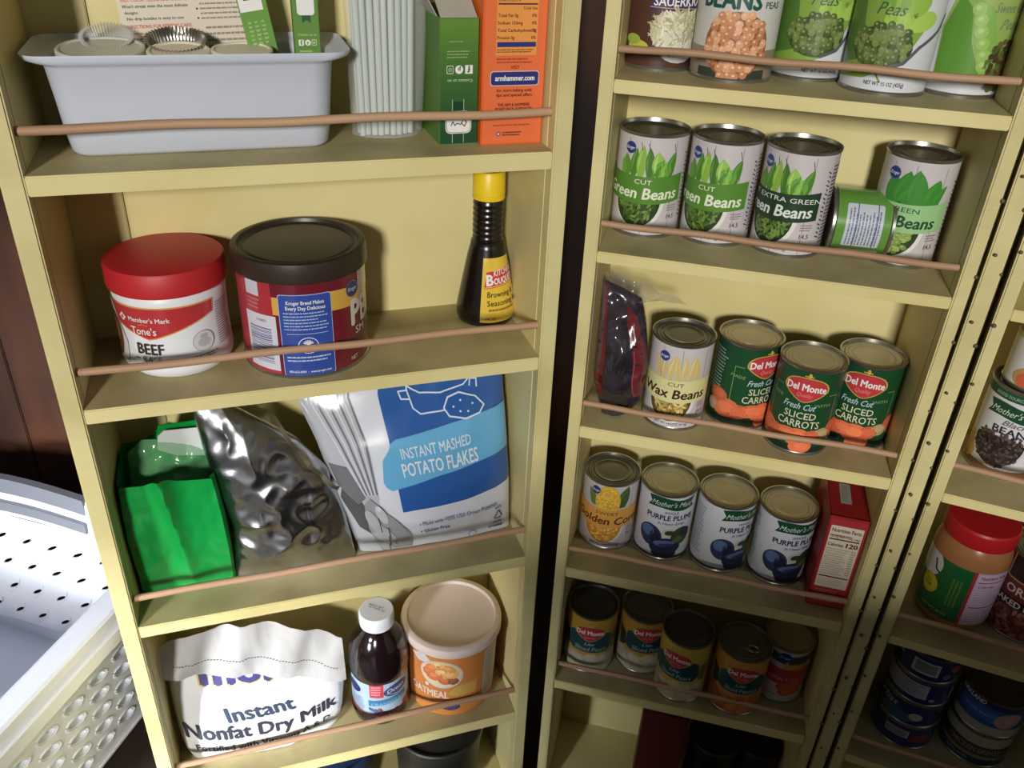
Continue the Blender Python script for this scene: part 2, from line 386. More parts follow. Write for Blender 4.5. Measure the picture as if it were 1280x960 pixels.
def shield(P, x, y, s=1.0):
    def pts(k):
        o = []
        for a in range(0, 360, 12):
            ca, sa = math.cos(R(a)), math.sin(R(a))
            rx, ry = 25*k, 15*k
            yy = ry*sa; xx = rx*ca*(1 if sa > -.2 else 1-.38*(abs(sa)-.2))
            if sa > .3: yy += 2.2*abs(ca)-1.6
            if sa < -.5: yy -= 3*(1-abs(ca))
            o.append((x+xx*s, y+yy*s))
        return o
    P.poly(pts(1.0), (206, 164, 62), 4); P.poly(pts(.92), (120, 26, 30), 5); P.poly(pts(.89), (196, 34, 46), 6)
    P.text('Del Monte', x, y-2.6*s, 9*s, (240, 236, 230), 7, w=43*s, bold=.035, warp=lambda a, b: (a, b-.0028*a*a/s))
    P.text('Quality', x, y-10.5*s, 5*s, (226, 120, 116), 7, w=17*s, shear=.35)
    leaf(P, x+1, y+14*s, 4*s, 6*s, 0, (220, 180, 60), (120, 150, 50), 5); P.line([(x-4*s, y+15.4*s), (x+5*s, y+15.4*s)], 1.4, (206, 164, 62), 5)
def carrots(P):
    base(P, (16, 74, 40)); G = (16, 74, 40)
    P.rect(-60, 60, 4, 12, (12, 44, 30), 1)
    shield(P, 0, 88)
    P.text('Fresh Cut', -3, 61, 8, (200, 214, 224), 5, w=36, shear=.35, bold=.01)
    P.text('SLICED', 0, 49, 8.6, (226, 222, 186), 5, w=35, bold=.008); P.text('CARROTS', 0, 37.5, 9.4, (226, 222, 186), 5, w=47, bold=.008)
    P.text('MADE', -33, 70, 4, (130, 160, 90), 4, w=17, rot=-6); P.text('WITH', 22, 66, 4, (130, 160, 90), 4, w=18, rot=2)
    for a, b in (((-38, 84), (-38, 34)), ((-38, 84), (-27, 84)), ((38, 80), (38, 36)), ((28, 80), (38, 80))): P.line([a, b], .8, (130, 160, 90), 3)
    random.seed(5)
    for x, y, a, b, c in ((-54, 40, 13, 9, (206, 96, 52)), (-42, 26, 18, 13, (222, 104, 52)), (-26, 24, 15, 10, (206, 86, 40)), (-12, 26, 14, 9, (226, 108, 54)), (2, 24, 15, 12, (236, 112, 52)), (18, 26, 13, 9, (214, 92, 44)), (32, 29, 12, 8, (188, 166, 112)), (46, 36, 12, 10, (206, 90, 46)), (8, 12, 13, 9, (238, 110, 54)), (-60, 24, 9, 8, (188, 150, 120)), (58, 28, 14, 12, (214, 96, 48))):
        P.ell(x, y, a, b, c, 3, random.uniform(-12, 12), 16); P.ell(x+1, y+1, a*.62, b*.55, tuple(min(255, v+14) for v in c), 4, 0, 12)
    P.micro(-75, -48, 40, 100, 14, (150, 160, 150), 2); P.rect(-84, -76, 8, 104, (170, 190, 170), 2)
def ribbon(P, x, y, w=66, c=(18, 74, 44)):
    n = 10; pt = [(x-w/2+w*i/n, y+9+1.8*math.sin(i*.7)) for i in range(n+1)]; pb = [(x-w/2+w*i/n, y-8+1.8*math.sin(i*.7)) for i in range(n+1)]
    P.poly([(x-w/2+5, y), ]+pb+[(x+w/2-5, y)]+pt[::-1], c, 3)
    P.text("Mother's Maid", x, y-3.5, 8, (214, 226, 216), 5, w=w*.84, shear=.4, bold=.0)
def plums(P):
    base(P, (216, 218, 226)); ribbon(P, 4, 95)
    P.text('WHOLE', 4, 79.5, 4.2, (90, 96, 130), 4, w=19); P.text('PURPLE PLUMS', 4, 69, 8.4, (42, 44, 78), 4, w=64, bold=.03)
    P.text('In Heavy Syrup', 6, 61.5, 4.4, (110, 120, 160), 4, w=36, shear=.3)
    P.rect(-110, 110, 0, 8, (70, 66, 86), 1)
    P.ell(-20, 40, 16, 18, (44, 56, 92), 2, 20); P.ell(-24, 46, 9, 9, (88, 112, 160), 3, 20, 16); P.ell(-13, 38, 7, 12, (30, 36, 64), 3, 10)
    P.ell(6, 48, 11, 7, (196, 206, 176), 2); P.ell(6, 48, 7, 4, (60, 60, 64), 3)
    P.ell(22, 42, 14, 15, (52, 76, 40), 3, -20); P.ell(28, 46, 8, 9, (36, 44, 50), 4); P.ell(18, 36, 9, 5, (84, 112, 56), 4, 30)
    P.ell(2, 24, 21, 15, (34, 38, 74), 4, 5, 24); P.ell(0, 30, 14, 5, (96, 108, 160), 5, 5); P.ell(3, 28, 10, 2.4, (52, 58, 100), 6, 5)
    P.ell(2, 12, 17, 6, (40, 42, 66), 3)
    P.micro(-72, -50, 20, 96, 16, (150, 154, 168), 2)
def pears(top, fruit, txt, banner=(20, 72, 74)):
    def f(P):
        base(P, top)
        P.poly([(-32, 76), (-20, 84), (20, 84), (34, 76), (36, 52), (28, 44), (-26, 44), (-34, 50)], banner, 2)
        P.poly([(-50, 80), (-34, 70), (-34, 46), (-46, 40)], (26, 60, 42), 2); P.poly([(50, 80), (36, 70), (36, 46), (46, 40)], (110, 120, 30), 2)
        shield(P, 0, 82, .92)
        P.text('Lite', 0, 58, 6, (170, 200, 210), 4, w=14, shear=.3); P.text(txt, 2, 47, 8, (160, 190, 180), 4, w=46, shear=.15)
        P.rect(-110, 110, 0, 22, tuple(int(v*.9) for v in fruit[0]), 1)
        random.seed(9)
        for i in range(22):
            x = -62+i*6; P.ell(x, 22+8*math.sin(i*1.9), 11, 12, random.choice(fruit), 3, random.uniform(-30, 30), 14)
            P.ell(x, 24+8*math.sin(i*1.9), 6, 6, random.choice(fruit), 4, 0, 10)
    return f
def mandarin(P):
    base(P, (214, 212, 212)); curved(P, -44, 46, 100, 84, (70, 78, 84), 2, 6); logo(P, 0, 90, 9)
    curved(P, 0, 62, 84, 70, (226, 160, 66), 2, 5); curved(P, -60, 60, 76, 46, (204, 52, 50), 3, 8)
    P.text('Mandarin Oranges', 4, 52, 8, (238, 160, 150), 5, w=80, shear=.15, warp=lambda a, b: (a, b-6*math.cos(min(1.5, abs(a)/50))))
    for x, y in ((10, 34), (22, 40), (34, 34), (26, 28), (14, 24)): P.ell(x, y, 13, 8, (220, 84, 44), 4, x, 14); P.ell(x, y, 8, 4, (232, 110, 60), 5, x, 12)
    P.text('NET WT 15 OZ', -14, 14, 3.6, (90, 90, 100), 3, w=26)
def sauer(P):
    base(P, (84, 50, 38)); P.rect(-2, 60, 60, 92, (212, 204, 186), 1)
    P.poly([(-14, 74), (60, 72), (60, 55), (-14, 57), (-10, 66)], (70, 42, 96), 3); P.line([(-12, 59.5), (60, 57.5)], .8, (190, 170, 120), 4); P.line([(-12, 71.5), (60, 69.5)], .8, (190, 170, 120), 4)
    P.text('SAUERKRAUT', -9, 61, 8.6, WHT, 5, w=66, bold=.02, al='l')
    random.seed(3); P.ell(24, 38, 34, 24, (206, 200, 164), 2); P.ell(22, 24, 24, 16, (222, 226, 226), 4, 0, 20)
    P.blobs(lambda x, y: ((x-24)/34)**2+((y-40)/20)**2 < 1, -12, 60, 24, 60, 4, 6, 1.0, [(224, 218, 180), (196, 188, 146), (236, 232, 204), (176, 168, 126)], 5)
    P.ell(-22, 22, 12, 6, (196, 196, 70), 3); P.ell(-28, 28, 9, 5, (160, 180, 70), 4); P.text('NET WT', 8, 14, 4, (90, 80, 80), 6, w=16)
def garb(P):
    base(P, (208, 206, 200)); P.rect(-70, 70, 0, 30, (148, 128, 110), 1)
    P.text('GARBANZO', 2, 86, 17, (24, 84, 70), 3, w=80, bold=.035); P.text('BEANS', -8, 66, 16, (24, 84, 70), 3, w=56, bold=.045)
    P.text('CHICK', 33, 76, 6, (24, 84, 70), 3, w=17); P.text('PEAS', 33, 67, 6, (24, 84, 70), 3, w=16)
    P.rect(-34, 36, 4, 12, (52, 62, 52), 2); P.ell(2, 34, 31, 30, (150, 96, 62), 3, 0, 26); random.seed(4)
    P.blobs(lambda x, y: ((x-2)/30)**2+((y-34)/30)**2 < 1, -32, 36, 2, 66, 7.4, 4.3, 4.1, [(222, 158, 110), (208, 140, 92), (232, 172, 124), (196, 126, 82)], 4, (240, 196, 156), False, .2)
    P.text('Organic', -34, 20, 4, (70, 120, 70), 4, w=12)
def peas(variant):
    def f(P):
        base(P, (214, 216, 222))
        if variant < 3:
            P.poly([(-60, 10), (-60, 112), (14, 112), (26, 60), (10, 30), (-20, 14)], (132, 166, 60), 1); P.poly([(-60, 20), (-60, 90), (-34, 80), (-26, 30)], (84, 124, 46), 2)
            for x, y, a, b, rr, c in ((6, 78, 20, 12, 20, (146, 186, 60)), (-8, 84, 16, 10, -30, (120, 168, 50)), (20, 66, 16, 9, 10, (170, 206, 84)), (0, 66, 13, 9, 0, (158, 200, 70))): P.ell(x, y, a, b, c, 3, rr, 16)
            random.seed(6); P.ell(-10, 42, 28, 19, (60, 78, 34), 3)
            P.blobs(lambda x, y: ((x+10)/27)**2+((y-44)/20)**2 < 1, -40, 20, 24, 66, 6.6, 4, 4, [(86, 106, 48), (106, 126, 60), (70, 90, 40), (124, 142, 74)], 4, (140, 158, 92), False, .2)
            P.line([(-4, 24), (12, 30), (24, 44), (44, 58), (54, 72)], 3.2, (92, 94, 98), 5)
            P.text('Sweet Green', 6, 88, 12, (60, 66, 62), 6, w=62, shear=.4, bold=.0); P.text('Peas', -8, 70, 11, (74, 92, 80), 6, w=26, shear=.4, bold=.0)
            P.line([(-10, 20), (-4, 12)], 1.6, (120, 150, 60), 4); P.text('NET WT 15 OZ (425g)', 0, 9, 3.6, (60, 62, 86), 4, w=36)
        else:
            for i in range(6): P.line([(-70, 108-i*2.2), (70, 108-i*2.2)], 1.1, (96, 108, 158), 3)
            P.text('LARGE', 26, 104, 6, (70, 80, 130), 5, w=26)
            P.poly([(-26, 14), (-30, 60), (-22, 92), (-8, 98), (40, 90), (44, 20), (10, 18)], (150, 176, 86), 2)
            P.poly([(-26, 18), (-28, 60), (-18, 90), (-6, 78), (0, 50), (14, 22), (2, 16)], (90, 146, 40), 3)
            P.poly([(-6, 92), (12, 78), (24, 48), (18, 20), (4, 44), (-4, 70)], (130, 176, 74), 4)
            for x, y in ((-1, 78), (3, 69), (6, 59), (10, 49), (13, 39), (15, 30)): P.ell(x, y, 6, 5.6, (150, 192, 90), 5, 0, 12); P.ell(x-1, y+1, 2.6, 2.3, (176, 210, 122), 6, 0, 8)
            random.seed(8); P.blobs(lambda x, y: ((x-34)/18)**2+((y-30)/24)**2 < 1, 16, 52, 8, 54, 5, 3.2, 3.2, [(110, 90, 50), (90, 110, 50), (70, 62, 36)], 5, None, False)
            P.text('Sweet Green', 34, 76, 9, (120, 140, 110), 6, w=44, shear=.4, bold=.0); P.text('Peas', 32, 62, 9, (120, 140, 110), 6, w=22, shear=.4, bold=.0)
            P.text('NET WT 15 OZ', 34, 9, 3.6, (60, 62, 86), 4, w=26)
    return f

ZA, ZB, ZC, ZD_, ZE = -.1706, -.3467, -.5701, -.796, -1.016
# row A
can('M', .031, .095, ZA, sauer, 'brown sauerkraut can with purple banner, first on the top can row', r=.0375, lid=TIND)
can('M', .106, .074, ZA, garb, 'garbanzo beans can with grey label and chickpea picture', r=.041, lid=TIND)
can('M', .1815, .113, ZA, peas(1), 'green peas can between the garbanzo can and another peas can', du=14, r=.038, lid=TIND)
can('M', .2515, .078, ZA, peas(2), 'green peas can with spoon, fourth from left on top row', du=2, r=.0405, lid=TIND)
can('M', .3245-.011, .1175-.002, ZA, peas(3), 'peas can showing one large open pod, right end of top row', du=2, r=.0395, lid=TIND) if False else can('M', .3235, .098, ZA, peas(3), 'peas can showing one large open pod, right end of top row', du=2, r=.031+.0065, lid=TIND)
# row B
gk = 'white and green cut green beans cans'
can('M', .0385, .095, ZB, kroger(GBAND, (236, 240, 214), 'Green Beans', 'CUT'), 'green bean can with light green band at the left end of its row', r=.0385, H=.114, lid=TIND, group=gk, du=-6)
can('M', .1165, .097, ZB, kroger(GBAND, (236, 240, 214), 'Green Beans', 'CUT'), 'green bean can with light green band, second from left in its row', du=-14, r=.0385, H=.114, lid=TIND, group=gk)
can('M', .1945, .090, ZB, kroger(DKG, (226, 236, 226), 'Green Beans', 'CUT EXTRA GREEN', w=86, dark=(30, 50, 28)), 'green bean can with dark green extra green band', du=-17, r=.0385, H=.114, lid=TIND)
can('M', .3135, .1, ZB, kroger((156, 204, 140), (40, 74, 40), 'Lima Beans', 'GREEN', kind='lima', w=74, tcx=-3), 'lima bean can with pale green band at right end of its row', du=-5, r=.037, H=.116, lid=TIND)
# row C
can('M', .104, .062, ZC, kroger((224, 218, 152), (60, 38, 28), 'Wax Beans', 'CUT', kind='wax', dark=(96, 76, 34), w=78, tcx=-2), 'cut wax beans can with cream band beside the plastic bag', r=.0372, H=.115, lid=TIND)
gc = 'green sliced carrots cans'
can('M', .1815, .089, ZC, carrots, 'sliced carrots can beside the wax beans, its red badge turned to the right', du=27, group=gc)
can('M', .2505, .0545, ZC, carrots, 'middle sliced carrots can, standing closest to the rail', r=.0375, group=gc)
can('M', .3175, .084, ZC, carrots, 'sliced carrots can at the right end of its row', r=.0372, group=gc)
# row D
can('M', .0395, .088, ZD_, kroger((232, 164, 62), (110, 60, 24), 'Golden Corn', 'SWEET', kind='corn', dark=(206, 140, 40), w=92, tcx=0), 'sweet golden corn can with orange band', lid=TIND, H=.111)
gp = 'white purple plums cans'
can('M', .1165, .0885, ZD_, plums, 'purple plums can standing next to the corn can', du=5, H=.11, group=gp)
can('M', .1935, .0865, ZD_, plums, 'purple plums can between two others, label turned right', du=27, H=.11, group=gp)
can('M', .2705, .083, ZD_, plums, 'purple plums can next to the red box', du=19, r=.0375, H=.11, group=gp)
# row E
can('M', .039, .062, ZE, pears((198, 152, 44), [(204, 196, 168), (188, 178, 148)], 'Sliced Pears'), 'yellow and green fruit can at left end of lowest lit row', r=.0368, H=.111, lid=TIND, group='yellow fruit cans on the dim lower shelf')
can('M', .115, .083, ZE, pears((198, 152, 44), [(216, 206, 178), (196, 184, 150)], 'Sliced Pears'), 'fruit can second from left on dim shelf, standing further back', du=8, r=.0372, H=.105, lid=TIND, group='yellow fruit cans on the dim lower shelf')
can('M', .176, .047, ZE, pears((210, 178, 52), [(206, 198, 158), (186, 176, 132)], 'Sliced Pears'), 'pears can in the middle of the dim shelf, label turned left', du=-9, r=.0366, H=.112, lid=TIND, group='yellow fruit cans on the dim lower shelf')
can('M', .254, .047, ZE, pears((206, 146, 48), [(196, 104, 44), (214, 128, 50), (176, 84, 36)], 'Sliced Peaches'), 'peach can with orange fruit and a ring pull lid', du=8, r=.0375, H=.11, lid=TIN, pull=True, group=None)
can('M', .317, .084, ZE, mandarin, 'mandarin orange can with red band at right end of dim shelf', du=2, r=.0345, H=.105, lid=GOLD)

# small can lying on its side between the green beans and lima beans
def small_can():
    r, H = .036, .062
    base_m = MW('M', .2325, .088, ZB+r+.0004) @ Matrix.Rotation(R(4), 4, 'Z') @ Matrix.Rotation(R(90), 4, 'Y')
    root = thing('food_can', 'small green can lying on its side between the bean cans', 'can', base_m)
    bm = bmesh.new(); R0 = r-.001
    lathe(bm, [(0, .003), (R0-.004, .003), (R0-.003, 0), (R0+.0009, 0), (R0+.001, .0026), (R0-.0004, .004), (R0-.0004, H-.004), (R0+.001, H-.0028), (R0+.001, H), (R0-.001, H), (R0-.0016, H-.004), (R0-.01, H-.004), (R0-.012, H-.003), (0, H-.004)], 48)
    finish('can_body', bm, TIN, root, 45)
    P = Print(); P.rect(-110, 110, 0, 62, (96, 150, 54), 0)
    # u runs round the can (front to top), v along it
    P.rrect(-17, 31, 13, 50, 2, (200, 206, 216), 1); P.micro(-15, 29, 15, 48, 10, (120, 124, 150), 2)
    P.line([(-17, 24), (31, 24)], .8, (50, 60, 130), 3); P.line([(-17, 44), (31, 44)], .8, (50, 60, 130), 3)
    P.rrect(-40, -22, 11, 52, 1.5, (222, 224, 232), 1); P.barcode(-39, -24, 16, 46, 2, (60, 62, 120), True, (222, 224, 232))
    P.rrect(-54, -44, 12, 46, 1, (58, 76, 160), 1)
    def f(u, v, h):
        a = u*.001/r; rr = r-.0008+h       # angle 0 = front (-y in shelf frame), positive = up (local -x)
        return Vector((-rr*math.sin(a), -rr*math.cos(a), v*.001))
    ob = P.build('label', f, root, PRINTG, 4, clip=(-105, 105, 4, 58))
    bm = bmesh.new(); bm.from_mesh(ob.data); bmesh.ops.reverse_faces(bm, faces=bm.faces); bm.to_mesh(ob.data); bm.free()
small_can()

# red box on row D
def red_box():
    w, h, d = .047, .144, .118
    root = thing('baking_mix_box', 'red box with white nutrition panel at right end of plums row', 'box', MW('M', .3325, .024, ZD_, R(-1)))
    boxobj('carton', (-w/2, w/2, 0, d, 0, h), mat('red_card', (152, 26, 34), .45), root, .0012)
    P = Print(); P.rect(-22, 22, 4, 142, (170, 30, 38), 0)
    P.rrect(-19.5, 18.5, 34, 132, 1, (222, 212, 190), 1); P.text('Nutrition Facts', -.5, 123, 5.5, (110, 34, 34), 2, w=34, bold=.03)
    P.micro(-18, 14, 115, 120, 1, (140, 70, 60), 2); P.rect(-18, 17, 110.5, 112.5, (110, 34, 34), 2); P.text('Serving Size 1/3 cup (38g)', -.5, 114.5, 2.6, (110, 34, 34), 2, w=34)
    P.text('Calories', -18, 101, 5, (110, 34, 34), 2, al='l', w=18, bold=.03); P.text('120', 16.5, 101, 7, (110, 34, 34), 2, al='r', w=13, bold=.05)
    P.micro(-18, 10, 55, 98, 12, (176, 140, 120), 2, th=.3); P.micro(11, 17, 57, 98, 11, (150, 100, 90), 2, th=.4); P.rect(-18, 17, 51, 53, (120, 34, 34), 2); P.micro(-18, 14, 38, 49, 4, (196, 160, 140), 2, th=.3)
    P.micro(-18, 16, 10, 31, 6, (206, 96, 72), 1, th=.5); P.ell(17, 22, 6, 6, (190, 30, 44), 2)
    P.build('front_print', onflat(0, 0, -.0003), root, PRINT, None)
    P = Print(); P.rect(-10, 3, 30, 72, (176, 172, 168), 0); P.micro(-8, 1, 34, 68, 8, (120, 116, 112), 1, th=.3)
    P.build('top_print', lambda u, v, hh: Vector((u*.001, v*.001, h+hh)), root, PRINT, None)
    boxobj('top_flap', (-w/2, w/2, -.0004, .0006, h-.012, h+.0018), mat('red_card_edge', (150, 28, 34), .5), root, .0003)
red_box()

# ================================================================ LEFT UNIT
ZLA, ZLB, ZLC, ZLD = -.2419, -.4773, -.7776, -1.0876
def face(u, s, t):
    cx, cy = CAMS[u]; return math.atan2(cx-s, -(cy-t))
# --- beef base jar
def beef():
    s, t, r, H = .0905, .0985, .0600, .120
    root = thing('soup_base_jar', 'white plastic beef base jar with a wide red lid', 'jar', MW('L', s, t, ZLB, face('L', s, t)))
    RB = r-.003
    def prof(z):
        if z < .012: return RB-.007*(1-z/.012)**2
        if z > .088: return RB-.0025*((z-.088)/.006)
        return RB-.0012*math.sin(math.pi*(z-.012)/.076)
    bm = bmesh.new(); lathe(bm, [(0, .002), (RB-.012, 0)]+[(prof(z*.001), z*.001) for z in (0.5, 2, 4, 7, 10, 13, 20, 30, 40, 50, 60, 70, 80, 88, 91, 94)]+[(RB-.006, .098), (0, .098)], 64); finish('jar_body', bm, WHITEP, root, 60)
    LR = mat('red_lid_plastic', (186, 34, 40), .5, c2=(176, 36, 38), scale=6)
    bm = bmesh.new(); lathe(bm, [(r-.006, .0945), (r, .0945), (r+.0004, .097), (r, .117), (r-.0016, .1195), (r-.006, .1205), (0, .1205)], 72)
    finish('lid', bm, LR, root, 40)
    P = Print(); RD = (188, 34, 44); GO = (222, 156, 62)
    def low(u): return 48+22*abs(u+28)/68
    n = 16; us = [-84+i*7.8 for i in range(n+1)]
    P.poly([(u, low(u)-1.6) for u in us]+[(42, 84), (-84, 84)], GO, 1); P.poly([(u, low(u)) for u in us[:-1]]+[(39.6, 69.6), (40.2, 82.4), (-84, 82.4)], RD, 2)
    P.poly([(-100, 84), (-76, 84), (-68, 60), (-58, 40), (-60, 14), (-100, 14)], (222, 218, 214), 3); P.ell(-78, 44, 12, 26, (110, 62, 40), 4); P.ell(-78, 50, 8, 14, (150, 90, 60), 5)
    P.poly([(-62, 70), (-57, 75), (-52, 70), (-57, 65)], WHT, 4); P.poly([(-59, 70), (-57, 72.5), (-55, 70), (-57, 67.5)], RD, 5)
    P.text("Member's Mark", -27, 67.5, 5.2, WHT, 4, w=43, bold=.02)
    P.text('Tone\'s', -34, 53.5, 8.5, WHT, 4, w=27, bold=.012); P.line([(-38, 64), (-33, 65.5), (-28, 64)], .7, GO, 5)
    P.text('BEEF', -30, 31, 12.5, (62, 50, 46), 4, w=28, bold=.018); P.text('BASE', -29, 21.5, 7, (62, 50, 46), 4, w=20, bold=.0)
    P.line([(-49, 25), (-43, 25)], 1.1, (62, 50, 46), 4); P.line([(-15, 25), (-5, 25)], 1.1, (62, 50, 46), 4)
    P.ell(25, 40, 12, 12, (176, 174, 176), 3, 0, 28); P.ell(25, 40, 11.2, 11.2, (216, 214, 216), 4, 0, 28); P.ell(25, 39, 7, 5, (186, 184, 186), 5); P.ell(25, 46, 4, 2.6, (180, 178, 180), 6)
    P.micro(0, 42, 20, 26, 2, (130, 124, 124), 3); P.micro(44, 70, 28, 78, 18, (150, 146, 150), 3)
    P.build('label', oncyl(RB, prof, 2.5), root, PRINTG, 4, 5, clip=(-100, 100, 12, 86))
beef()
# --- big ground coffee style can with dark lid
def coffee():
    s, t, r, H = .226, .0815, .0685, .130
    root = thing('snack_canister', 'large maroon can with dark brown lid and blue label panel', 'can', MW('L', s, t, ZLB, face('L', s, t)))
    bm = bmesh.new(); lathe(bm, [(0, .002), (r-.004, .002), (r-.003, 0), (r, 0), (r+.0008, .003), (r-.0012, .0045), (r-.0012, .112), (r+.0005, .114), (0, .114)], 80); finish('can_body', bm, TIN, root, 45)
    DB = mat('dark_brown_plastic', (52, 42, 34), .38, c2=(46, 37, 30), scale=8)
    bm = bmesh.new(); lathe(bm, [(r-.001, .110), (r+.0022, .110), (r+.0026, .112), (r+.0018, .126), (r+.0008, .1305), (r-.0035, .1315), (r-.0055, .131), (r-.0068, .1275), (r-.0085, .1268), (r-.012, .1268), (r-.0135, .1276), (r-.016, .1276), (0, .127)], 80)
    finish('lid', bm, DB, root, 40)
    P = Print(); MR = (116, 20, 38); P.rect(-220, 220, 0, 114, MR, 0)
    P.poly([(-110, 4), (-110, 112), (-34, 112), (-30, 4)], (178, 34, 50), 1)
    P.rect(-33, -20, 74, 94, (222, 170, 56), 2); P.poly([(20, 76), (90, 70), (90, 92), (20, 98)], (222, 170, 56), 2); P.rect(-14, 22, 40, 60, (128, 24, 44), 1)
    BL = (42, 74, 164); P.rrect(-26.5, 28, 3, 98, 3, (170, 184, 224), 3); P.rrect(-25.7, 27.2, 3.8, 97.2, 2.6, BL, 4)
    P.text('Kroger Brand Makes', 1, 87, 4.2, WHT, 5, w=38, bold=.025); P.text('Every Day Delicious', 1, 81, 4.2, WHT, 5, w=40, bold=.025)
    P.micro(-22, 24, 57, 79, 6, (176, 190, 226), 5, th=.34); P.line([(-20, 53.5), (22, 53.5)], .5, (196, 206, 232), 5)
    P.ell(1, 40, 10.5, 9.5, WHT, 5, 0, 28); P.ell(1, 40, 9.7, 8.7, BL, 6, 0, 28)
    for a in range(20, 180, 20): P.line([(1+2.4*math.cos(R(a)), 41.5+2*math.sin(R(a))), (1+5.4*math.cos(R(a)), 41.5+5*math.sin(R(a)))], .9, WHT, 7)
    P.ell(1, 41.6, 1.7, 1.5, WHT, 7); P.text('QUALITY', 1, 36.4, 3.3, WHT, 7, w=14.5, bold=.02); P.text('GUARANTEED', 1, 33.8, 1.8, WHT, 7, w=11)
    P.micro(-22, 24, 20, 28, 2, (190, 202, 232), 5, th=.4); P.text('800-632-6900  -  www.kroger.com', 1, 7.5, 2.8, WHT, 5, w=44)
    P.poly([(-66, 92), (-48, 92), (-48, 108), (-66, 108)], (206, 204, 222), 2); P.micro(-66, -46, 76, 90, 3, (206, 130, 140), 2, th=.25)
    P.rect(-70, -30.5, 8, 72, (214, 214, 226), 2); P.barcode(-68, -34, 12, 60, 3, (110, 110, 160), True, (214, 214, 226)); P.text('11/2021', -48, 64, 3, (90, 90, 110), 4)
    P.ell(56, 92, 9.5, 9.5, (90, 104, 150), 5); P.ell(56, 92, 8.4, 8.4, (36, 48, 96), 6); P.text('Kroger', 56, 90, 4.6, (200, 208, 226), 7, w=14, shear=.3)
    P.text('P', 60, 50, 30, (222, 212, 204), 5, bold=.06, w=14); P.text('B', 76, 50, 30, (222, 212, 204), 5, bold=.06, w=13); P.text('SM', 66, 38, 9, (216, 190, 180), 5, bold=.02, w=16); P.text('NET', 54, 9, 5, (216, 190, 180), 5, w=10); P.rect(66, 110, 82, 112, (206, 190, 160), 3)
    P.build('label', oncyl(r-.0010), root, PRINTG, 5, clip=(-180, 180, 4, 110))
coffee()
# --- browning sauce bottle
def sauce():
    s, t = .4445, .116
    root = thing('sauce_bottle', 'dark conical seasoning sauce bottle with yellow cap', 'bottle', MW('L', s, t, ZLB, face('L', s, t)))
    GL = mat('dark_sauce_glass', (20, 14, 12), .25, spec=.6)
    pr = [(0, .002), (.028, 0), (.0335, .002), (.0355, .008), (.0357, .016), (.034, .026), (.0305, .045), (.027, .064), (.0235, .082), (.0205, .094), (.0192, .101)]
    for k in range(7): z = .104+k*.0068; pr += [(.0168, z-.0014), (.0178, z), (.0178, z+.0026), (.0168, z+.0042)]
    pr += [(.0165, .152), (.0165, .156), (0, .156)]
    bm = bmesh.new(); lathe(bm, pr, 56); finish('bottle_body', bm, GL, root, 55)
    YC = mat('yellow_cap_plastic', (232, 200, 32), .4)
    bm = bmesh.new(); n = 60; prof = [(.0172, .152), (.0186, .152), (.0187, .155), (.0180, .1555), (.0180, .1568), (.0187, .1575), (.0183, .183), (.0172, .1845), (0, .1845)]
    lathe(bm, prof, n); finish('cap', bm, YC, root, 40)
    ptab = [(0, .0335), (.002, .0335), (.008, .0355), (.016, .0357), (.026, .034), (.045, .0305), (.064, .027), (.082, .0235), (.094, .0205)]
    def prf(z): return lerp(ptab, z)+.0003
    P = Print(); P.poly([(-8, 9), (56, 9), (44, 86), (-8, 86)], (228, 192, 40), 0); P.rrect(-9, 56, 9, 86, 3, (228, 192, 40), 0) if False else None
    P.poly([(-5, 50), (56, 56), (56, 76), (-2, 70)], (206, 40, 46), 2); P.poly([(-4.2, 51), (56, 57.2), (56, 58.2), (-4.3, 52)], (240, 200, 60), 3)
    P.text('KITCHEN', 9, 65, 7, WHT, 4, al='l', w=34, bold=.02, shear=.1, rot=4); P.text('B', 3.5, 54.5, 13, WHT, 4, w=9, bold=.05, rot=4); P.text('OUQUET', 9.5, 55, 7.5, WHT, 4, al='l', w=34, bold=.05, rot=4)
    P.text('Browning &', 20, 40, 7, (50, 36, 14), 4, w=40, bold=.01); P.text('Seasoning', 18, 29.5, 7, (50, 36, 14), 4, w=36, bold=.01); P.text('Sauce', 46, 29.5, 7, (50, 36, 14), 4, w=14)
    P.micro(2, 44, 22, 27, 1, (150, 110, 30), 4, th=.5); P.text('4 FL OZ', 4, 12, 2.6, (60, 44, 16), 4, w=12)
    P.build('label', lambda u, v, h: Vector(((prf(v*.001)+h)*math.sin((u+2)*.001/.034*(1)), -(prf(v*.001)+h)*math.cos((u+2)*.001/.034), v*.001)), root, PRINTG, 3, 4, clip=(-8, 56, 9, 86))
sauce()

